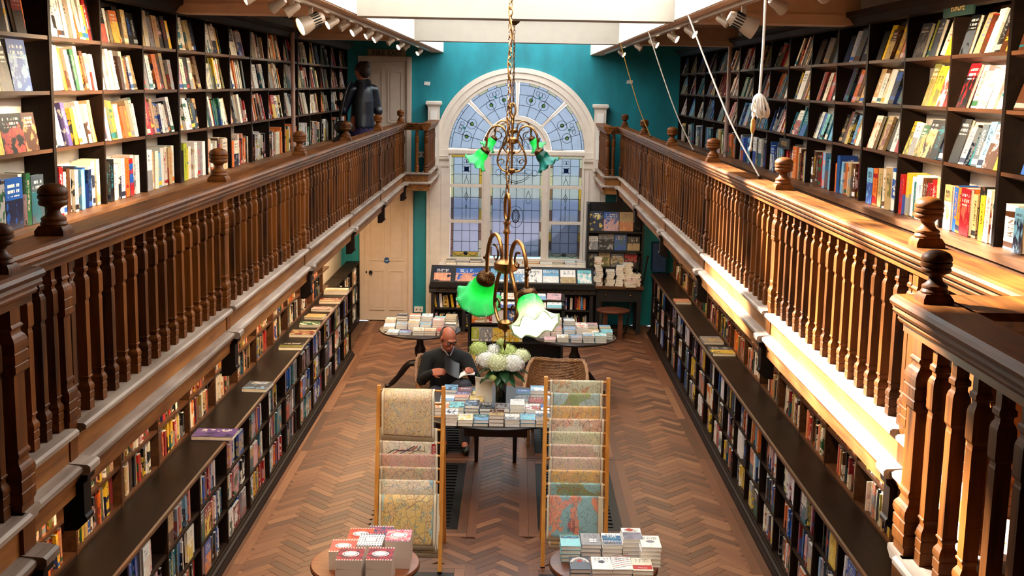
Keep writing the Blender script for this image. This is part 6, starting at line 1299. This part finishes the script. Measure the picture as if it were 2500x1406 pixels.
# warm batten lamps fixed under the galleries
for s_, xs, n, pw in ((-1, -1.98, 5, 16), (1, 1.85, 5, 10)):
    for i in range(n):
        y = 6.2 + i * 2.55; o = thing('batten_lamp', 'slim warm batten lamp fixed under the %s gallery, %s from the camera' % (('fire exit', 'cord')[s_ > 0], ORD[i]), 'lamp', (xs, y, 2.15)); obj('casing', MB().box(xs - .03, xs + .03, y - .5, y + .5, 2.19, 2.2145), 'spot_white', o); obj('tube', MB().tube([(xs, y - .48, 2.182), (xs, y + .48, 2.182)], .008, 8), 'bulb', o, True)
        lp = bpy.data.lights.new('batten_light', 'AREA'); lp.shape = 'RECTANGLE'; lp.size = .05; lp.size_y = .95; lp.energy = pw * (1.0 + .25 * i * (s_ < 0)); lp.color = (1, .66, .34); lo = bpy.data.objects.new('batten_light', lp); COL.objects.link(lo); lo.location = (xs, y, 2.17); lo.rotation_euler = (0, s_ * -.35, 0)
# ------------------------------------------------------------------ blind cords
for (x0, y0, z0), (x1, y1, z1), mt, lab in (((1.095, 7.9, 4.17), (1.50, 7.35, 3.163), 'cord_white', 'white blind cord slanting down to the sunny handrail'), ((1.095, 10.3, 4.17), (1.53, 10.35, 3.163), 'cord_white', 'grey blind cord slanting down to the middle of the far handrail'), ((1.095, 13.1, 4.17), (1.47, 13.2, 3.163), 'cord_gold', 'yellowish blind cord slanting down in front of the teal wall')):
    o = thing('blind_cord', lab, 'cord', (x1, y1, z1)); obj('line', MB().tube(spline([(x0, y0, z0), ((x0 * 2 + x1) / 3 - .01, (y0 * 2 + y1) / 3, (z0 * 2 + z1) / 3 - .02), ((x0 + x1 * 2) / 3 - .012, (y0 + 2 * y1) / 3, (z0 + 2 * z1) / 3 - .03), (x1, y1, z1 + .006)], 6), .0052, 6), mt, o, True); obj('cleat', MB().box(x1 - .012, x1 + .012, y1 - .02, y1 + .02, z1 - .001, z1 + .012), 'brass_dark', o)
x, y = 1.09, 5.42; o = thing('hanging_cord', 'thick white cord with a bundled knot and wooden toggle hanging down', 'cord', (x, y, 3.3))
obj('line', MB().tube([(x, y, 4.17), (x + .002, y, 3.9), (x - .003, y, 3.68)], .006, 8), 'cord_white', o, True)
kn = MB(); kn.ball((x - .004, y, 3.655), (.026, .024, .03), 10, 8)
for i in range(16):
    a = i * 2.4; r = .018 + .03 * rnd.random(); q = rnd.uniform(.05, .085); kn.tube(spline([(x - .004, y, 3.675), (x - .004 + .022 * math.cos(a), y + .022 * math.sin(a), 3.665), (x - .004 + r * math.cos(a), y + r * math.sin(a), 3.655 - q * .6), (x - .004 + r * .9 * math.cos(a + .3), y + r * .9 * math.sin(a + .3), 3.655 - q), (x - .004 + r * .6 * math.cos(a + .2), y + r * .6 * math.sin(a), 3.64 - q * .5)], 4), .005, 5)
stuff(obj('bundled_loops', kn, 'cord_white', o, True))
obj('line', MB().tube(spline([(x - .022, y, 3.63), (x - .028, y, 3.56), (x - .026, y, 3.50), (x - .032, y, 3.435)], 4), .004, 6), 'cord_white', o, True); obj('toggle', MB().lathe([(.001, 3.505), (.006, 3.507), (.010, 3.52), (.011, 3.545), (.008, 3.556), (.010, 3.562), (.006, 3.572), (.001, 3.573)], x - .026, y, 12), 'toggle_wood', o, True); obj('knot', MB().ball((x - .032, y, 3.435), (.008, .008, .012)), 'cord_white', o, True)
# shelf signs
for body, x, y, z, sz, mt, lab in (('EUROPE', 2.352, 6.55, 4.155, .055, 'gold_ink', 'dark green sign reading EUROPE over the cord gallery shelves'), ('HISTORIC', 2.355, 10.55, 3.235, .055, 'gold_ink', 'small dark sign reading HISTORIC on the cord gallery shelves')):
    w = .44 if body == 'EUROPE' else .40; o = thing('shelf_sign', lab, 'sign', (x, y, z)); obj('board', MB().box(x, x + .012, y - w / 2, y + w / 2, z - .045, z + .045), 'sign_green' if body == 'EUROPE' else 'black_wood', o); text('lettering', body, sz, mt, (x - .001, y, z), (PI / 2, 0, -PI / 2), o, .0003)
# papers under the cord gallery counter
for x, y, w, c1, c2, lab in ((2.46, 8.05, .30, 'sky', 'white', 'large blue atlas lying under the cord gallery counter'), (2.46, 9.0, .26, 'white', 'grey', 'white box of papers under the cord gallery counter'), (2.46, 10.1, .28, 'grey', 'slate', 'grey photo book under the cord gallery counter')):
    flat_book(x, y, 2.6605, .18, w, .12 if 'box' in lab else .05, PC[c1], PC[c2], lab, 'things under the counter', 0, name='flat_book')
# ------------------------------------------------------------------ people
def limb(mb, pts, rad, n=14):
    pts = [Vector(p) for p in pts]; mb.tube(pts, rad, n)
    for p, r in zip(pts, rad): mb.ball(tuple(p), r * .995, n, 10)
    return mb
def remesh(o, vox, it=4):
    r = o.modifiers.new('join', 'REMESH'); r.mode = 'VOXEL'; r.voxel_size = vox; r.use_smooth_shade = True; s_ = o.modifiers.new('smooth', 'SMOOTH'); s_.factor = .5; s_.iterations = it; return o
def frame(fwd, up=(0, 0, 1)):
    f = Vector(fwd).normalized(); r = f.cross(Vector(up)).normalized(); u = r.cross(f); return f, r, u
def head(mb, c, fwd, s_=1.0):
    f, r, u = frame(fwd); c = Vector(c); P = lambda a, b, h: c + r * a * s_ + f * b * s_ + u * h * s_
    def ell(p, a, b, h, n=18, m=14):
        q = MB().ball((0, 0, 0), 1, n, m); q.v = [tuple(P(p[0] + v[0] * a, p[1] + v[1] * b, p[2] + v[2] * h)) for v in q.v]; o = len(mb.v); mb.v += q.v; mb.f += [tuple(i + o for i in x) for x in q.f]
    ell((0, -.008, .025), .074, .094, .088); ell((0, .018, -.045), .058, .068, .066); ell((0, .055, -.088), .034, .03, .026); ell((0, .04, -.02), .062, .052, .06)
    ell((0, .088, .022), .052, .016, .014); ell((0, .096, -.020), .011, .018, .030); ell((0, .106, -.036), .0145, .013, .012); ell((0, .086, -.072), .026, .012, .007); ell((0, .085, -.082), .022, .012, .007)
    for k in (-1, 1): ell((k * .076, -.005, -.008), .011, .020, .034); ell((k * .035, .068, -.028), .026, .026, .022); ell((k * .030, .084, .004), .013, .010, .010)
    return P
def hand(mb, wrist, d, nrm, curl=.5, s_=1.0, thumb=1):
    # palm along d, back of the hand along nrm, fingers curl away from nrm
    d = Vector(d).normalized(); nrm = Vector(nrm); nrm = (nrm - d * nrm.dot(d)).normalized(); sd = d.cross(nrm); w = Vector(wrist)
    for k in range(-3, 4): limb(mb, [w + sd * k * .006 * s_, w + d * .045 * s_ + sd * k * .0098 * s_, w + d * .085 * s_ + sd * k * .0105 * s_], [.017 * s_, .013 * s_, .011 * s_], 8)
    for k, (ln, off) in enumerate(((.066, -.030), (.076, -.010), (.072, .010), (.056, .029))):
        b = w + d * .085 * s_ + sd * off * s_; pts = [b]; a = 0
        for j, fr in enumerate((.45, .32, .23)): a += curl * (.55 + .25 * j); pts.append(pts[-1] + (d * math.cos(a) - nrm * math.sin(a)) * ln * fr * s_)
        limb(mb, pts, [.0095 * s_, .0088 * s_, .008 * s_, .0065 * s_], 8)
    b = w + d * .025 * s_ - sd * thumb * .028 * s_; limb(mb, [b, b + (d * .6 - sd * thumb * .6 - nrm * .3).normalized() * .035 * s_, b + (d * .9 - sd * thumb * .45 - nrm * .55).normalized() * .066 * s_], [.013 * s_, .0105 * s_, .008 * s_], 8)
# the reader
B = MB(); hc = Vector((-.675, 12.045, 1.105)); fw = (.46, -.78, -.46); PH = head(B, hc, fw)
limb(B, [(-.69, 12.16, .93), (-.685, 12.11, 1.02), (-.68, 12.085, 1.06)], [.060, .055, .052]); limb(B, [(-.70, 12.26, .52), (-.695, 12.22, .72), (-.69, 12.18, .88)], [.14, .135, .12])
rs, re_, rw = (-.885, 12.16, .86), (-.945, 12.06, .65), (-.83, 11.93, .765); ls, le, lw = (-.50, 12.15, .86), (-.38, 12.0, .68), (-.405, 11.89, .79)
for a, b, c in ((rs, re_, rw), (ls, le, lw)): limb(B, [a, b, c], [.048, .040, .026])
limb(B, [(-.69, 12.17, .88), rs], [.09, .055]); limb(B, [(-.69, 12.17, .88), ls], [.09, .055])
hand(B, rw, (.80, -.25, .12), (-.25, -.85, .45), .55, 1.0, -1); hand(B, lw, (-.25, -.55, .25), (.75, -.2, .6), .5, .95, 1)
rk, rf_ = (-.80, 11.86, .50), (-.70, 11.74, .10); lk_, lf = (-.485, 11.80, .665), (-.48, 11.70, .10)
for h_, k_, f_ in (((-.78, 12.22, .48), rk, rf_), ((-.62, 12.22, .48), lk_, lf)): limb(B, [h_, k_, f_], [.075, .055, .036]); limb(B, [f_, (f_[0] + .02, f_[1] - .12, .04)], [.038, .03])
man = remesh(obj('person', B, 'skin'), .0065, 3); tag(man, 'balding person in a black jumper and glasses reading in the wicker chair', 'person')
Sw = MB(); limb(Sw, [(-.70, 12.27, .50), (-.70, 12.24, .60), (-.695, 12.21, .74), (-.69, 12.18, .84)], [.175, .180, .172, .150])
limb(Sw, [(-.69, 12.17, .89), (rs[0], rs[1], rs[2])], [.105, .075]); limb(Sw, [(-.69, 12.17, .89), ls], [.105, .075])
for a, b, c in ((rs, re_, rw), (ls, le, lw)): d = Vector(c) - Vector(b); limb(Sw, [a, tuple((Vector(a) + Vector(b)) / 2), b, tuple(Vector(b) + d * .5), tuple(Vector(b) + d * .93)], [.076, .068, .062, .052, .042])
remesh(obj('jumper', Sw, 'knit_black', man, local=True), .012, 4)
Tr = MB()
for h_, k_, f_ in (((-.78, 12.22, .48), rk, rf_), ((-.62, 12.22, .48), lk_, lf)): m_ = tuple((Vector(h_) + Vector(k_)) / 2); limb(Tr, [h_, m_, k_, tuple((Vector(k_) * .5 + Vector(f_) * .5)), f_], [.105, .095, .076, .064, .056])
limb(Tr, [(-.79, 12.25, .47), (-.61, 12.25, .47)], [.115, .115]); remesh(obj('trousers', Tr, 'jeans', man, local=True), .012, 4)
for f_ in (rf_, lf): q = MB(); limb(q, [(f_[0], f_[1] + .03, .05), (f_[0] + .015, f_[1] - .07, .046), (f_[0] + .025, f_[1] - .15, .038)], [.046, .045, .034]); q.v = [(a, b, max(c, .003)) for a, b, c in q.v]; remesh(obj('shoe', q, 'shoe_black', man, local=True), .008)
Cl = MB(); f0, r0, u0 = frame((.3, -.9, -.1)); cb = Vector((-.685, 12.115, .985))
for k in (-1, 1): limb(Cl, [tuple(cb + r0 * k * .060 - f0 * .03 + u0 * .035), tuple(cb + r0 * k * .062 + f0 * .02 + u0 * .008), tuple(cb + r0 * k * .034 + f0 * .062 - u0 * .022), tuple(cb + r0 * k * .012 + f0 * .085 - u0 * .055)], [.009, .010, .010, .008], 8)
remesh(obj('collar', Cl, 'shirt', man, local=True), .006, 2)
Hr = MB()
def shell(mb, P, zf, rx=.079, ry=.099, rz=.093, n=40, m=16, off=(0, -.010, .025)):
    R = []
    for i in range(m + 1):
        R.append([P(off[0] + rx * math.sin(2 * PI * j / n) * math.cos(-1.15 + i / m * (zf(2 * PI * j / n) + 1.15)), off[1] + ry * math.cos(2 * PI * j / n) * math.cos(-1.15 + i / m * (zf(2 * PI * j / n) + 1.15)), off[2] + rz * math.sin(-1.15 + i / m * (zf(2 * PI * j / n) + 1.15))) for j in range(n)])
    mb.rings([[tuple(p) for p in r] for r in R], caps=False)
shell(Hr, PH, lambda a: -1.1 if math.cos(a) > .15 else (-1.1 + 1.62 * min(1, (.15 - math.cos(a)) / .35)) )
ho = obj('hair', Hr, 'hair_grey', man, True, 60, local=True); sd_ = ho.modifiers.new('t', 'SOLIDIFY'); sd_.thickness = .008
Gl = MB()
for k in (-1, 1):
    Gl.tube([tuple(PH(k * .031 + .023 * max(-.85, min(.85, 1.15 * math.cos(a))), .099 - .012 * abs(math.cos(a)) * (1 if k * math.cos(a) > 0 else 0), .000 + .0135 * max(-.85, min(.85, 1.25 * math.sin(a))))) for a in [2 * PI * i / 16 for i in range(17)]], .0022, 6); Gl.tube([tuple(PH(k * .052, .09, .005)), tuple(PH(k * .077, .05, .008)), tuple(PH(k * .082, -.005, .006))], .003, 6)
Gl.tube([tuple(PH(-.008, .104, .004)), tuple(PH(.008, .104, .004))], .003, 6); obj('glasses', Gl, 'black_metal', man, True, local=True)
for k in (-1, 1): obj('eye', MB().ball(tuple(PH(k * .033, .088, .001)), .011), 'white_plastic', man, True, local=True)
for k in (-1, 1): obj('eyebrow', MB().tube([tuple(PH(k * .018, .1, .024)), tuple(PH(k * .035, .1, .029)), tuple(PH(k * .054, .086, .024))], .005, 6), 'hair_grey', man, True, local=True)
obj('lips', MB().tube([tuple(PH(-.022, .092, -.076)), tuple(PH(0, .1, -.074)), tuple(PH(.022, .092, -.076))], .0042, 6), 'lip', man, True, local=True)
# his open book
o = thing('open_book', 'open book with a black cover held by the seated reader', 'book', (-.56, 11.84, .70))
sp_ = Vector((-.545, 11.755, .745)); ed = Vector((.0, .55, .83)).normalized() * .20; lv_, rv = Vector((-.15, .01, .095)), Vector((.16, .02, .035)); edl, edr = Vector((-.02, .80, .60)).normalized() * .20, Vector((.04, .97, .02)).normalized() * .20
def slab(v, th0, th1, nm, mt, tr=0.0):
    ed = edl if v is lv_ else edr
    n_ = v.cross(ed).normalized(); n_ = n_ if (n_.y < 0 and v is lv_) or (n_.z < 0 and v is rv) else -n_; a, b = sp_ + ed * tr, sp_ + ed * (1 - tr); v2 = v * (1 - tr); R = []
    for i in range(7):
        u = i / 6; bu = -.018 * math.sin(PI * u); p = [a + v2 * u + n_ * (th0 + bu), b + v2 * u + n_ * (th0 + bu), b + v2 * u + n_ * (th1 + bu), a + v2 * u + n_ * (th1 + bu)]; R.append([tuple(q) for q in p])
    obj(nm, MB().rings(R), mt, o, True, 30)
slab(lv_, .0, .003, 'cover', 'bag_black'); slab(rv, .0, .003, 'cover', 'bag_black'); slab(lv_, -.010, -.0005, 'pages', 'paper_white', .03); slab(rv, -.010, -.0005, 'pages', 'paper_white', .03)
# the customer on the gallery, seen from behind
B = MB(); gx, gy_ = -2.02, 15.6; zf = 2.312; hc = Vector((gx - .01, gy_ + .03, zf + 1.53)); PH2 = head(B, hc, (-.75, .62, -.2), .97)
limb(B, [(gx, gy_, zf + 1.30), (gx - .005, gy_ + .02, zf + 1.46)], [.06, .052]); limb(B, [(gx, gy_, zf + .92), (gx, gy_, zf + 1.12), (gx, gy_, zf + 1.28)], [.13, .115, .11])
hp = [(gx + sx * .09 * .62, gy_ + sx * .09 * .75) for sx in (-1, 1)]
for a, b in hp: limb(B, [(a, b, zf + .90), (a, b, zf + .48), (a - .01, b + .01, zf + .09)], [.085, .058, .038]); limb(B, [(a - .01, b, zf + .05), (a - .10, b + .08, zf + .035)], [.04, .03])
sl_, sr_ = (gx - .125, gy_ - .13, zf + 1.29), (gx + .125, gy_ + .12, zf + 1.29)
el_, er_ = (gx - .22, gy_ - .14, zf + 1.03), (gx + .19, gy_ + .14, zf + 1.02); wl_, wr_ = (gx - .30, gy_ + .02, zf + 1.12), (gx - .05, gy_ + .28, zf + 1.06)
for a, b, c in ((sl_, el_, wl_), (sr_, er_, wr_)): limb(B, [a, b, c], [.05, .042, .028])
hand(B, wl_, (-.4, .8, .3), (-.3, -.2, .9), .6, .92, 1); hand(B, wr_, (-.9, .2, .1), (0, .3, .9), .6, .92, -1)
wom = remesh(obj('person', B, 'skin'), .009, 3); tag(wom, 'person with brown hair and dark jacket browsing books on the fire exit gallery', 'person')
J = MB(); limb(J, [(gx, gy_, zf + .82), (gx, gy_, zf + .98), (gx, gy_, zf + 1.14), (gx, gy_, zf + 1.26)], [.165, .150, .148, .135]); limb(J, [(gx, gy_, zf + 1.30), sl_], [.10, .075]); limb(J, [(gx, gy_, zf + 1.30), sr_], [.10, .075])
for a, b, c in ((sl_, el_, wl_), (sr_, er_, wr_)): limb(J, [a, b, tuple(Vector(b).lerp(Vector(c), .9))], [.075, .064, .05])
remesh(obj('jacket', J, 'leather_navy', wom, local=True), .012)
K = MB(); limb(K, [(gx, gy_, zf + .92), (gx, gy_, zf + .70), (gx, gy_, zf + .45)], [.15, .17, .19]); remesh(obj('skirt', K, 'skirt_purple', wom, local=True), .014)
for a, b in hp: q = MB(); limb(q, [(a, b, zf + .42), (a - .005, b, zf + .2), (a - .01, b + .005, zf + .06), (a - .11, b + .085, zf + .045)], [.058, .05, .048, .038]); q.v = [(x_, y_, max(z_, zf + .002)) for x_, y_, z_ in q.v]; remesh(obj('boot', q, 'shoe_black', wom, local=True), .01)
q = MB(); limb(q, [(gx - .03, gy_ - .09, zf + 1.37), (gx + .07, gy_ - .02, zf + 1.38), (gx + .02, gy_ + .09, zf + 1.36), (gx - .06, gy_ + .05, zf + 1.36), (gx - .03, gy_ - .09, zf + 1.37)], [.055] * 5); limb(q, [(gx + .0, gy_ - .125, zf + 1.36), (gx - .03, gy_ - .165, zf + 1.15), (gx - .03, gy_ - .175, zf + .85)], [.05, .05, .045]); remesh(obj('scarf', q, 'scarf', wom, local=True), .012)
q = MB()
for v in MB().ball((0, 0, 0), 1, 16, 12).v: pass
def eb(mb, c, a): b = MB().ball(c, a, 16, 12); o_ = len(mb.v); mb.v += b.v; mb.f += [tuple(i + o_ for i in f) for f in b.f]
eb(q, tuple(PH2(0, -.02, .035)), (.092, .092, .092)); eb(q, tuple(PH2(0, -.065, -.02)), (.075, .075, .085)); eb(q, tuple(PH2(0, -.10, .06)), (.06, .06, .055)); remesh(obj('hair', q, 'hair_brown', wom, local=True), .01)
o = thing('shoulder_bag', 'black bag hanging at the side of the browsing person', 'bag', (gx - .20, gy_ - .28, zf + .65)); q = MB(); limb(q, [(gx - .24, gy_ - .30, zf + .62), (gx - .16, gy_ - .30, zf + .62)], [.10, .10]); limb(q, [(gx - .24, gy_ - .30, zf + .82), (gx - .16, gy_ - .30, zf + .82)], [.085, .085]); remesh(obj('bag_body', q, 'bag_black', o), .014); obj('strap', MB().tube(spline([(gx - .25, gy_ - .30, zf + .88), (gx - .19, gy_ - .25, zf + 1.2), (gx - .14, gy_ - .16, zf + 1.375), (gx - .12, gy_ - .10, zf + 1.38), (gx - .12, gy_ - .02, zf + 1.2)], 5), .010, 6), 'bag_black', o, True)
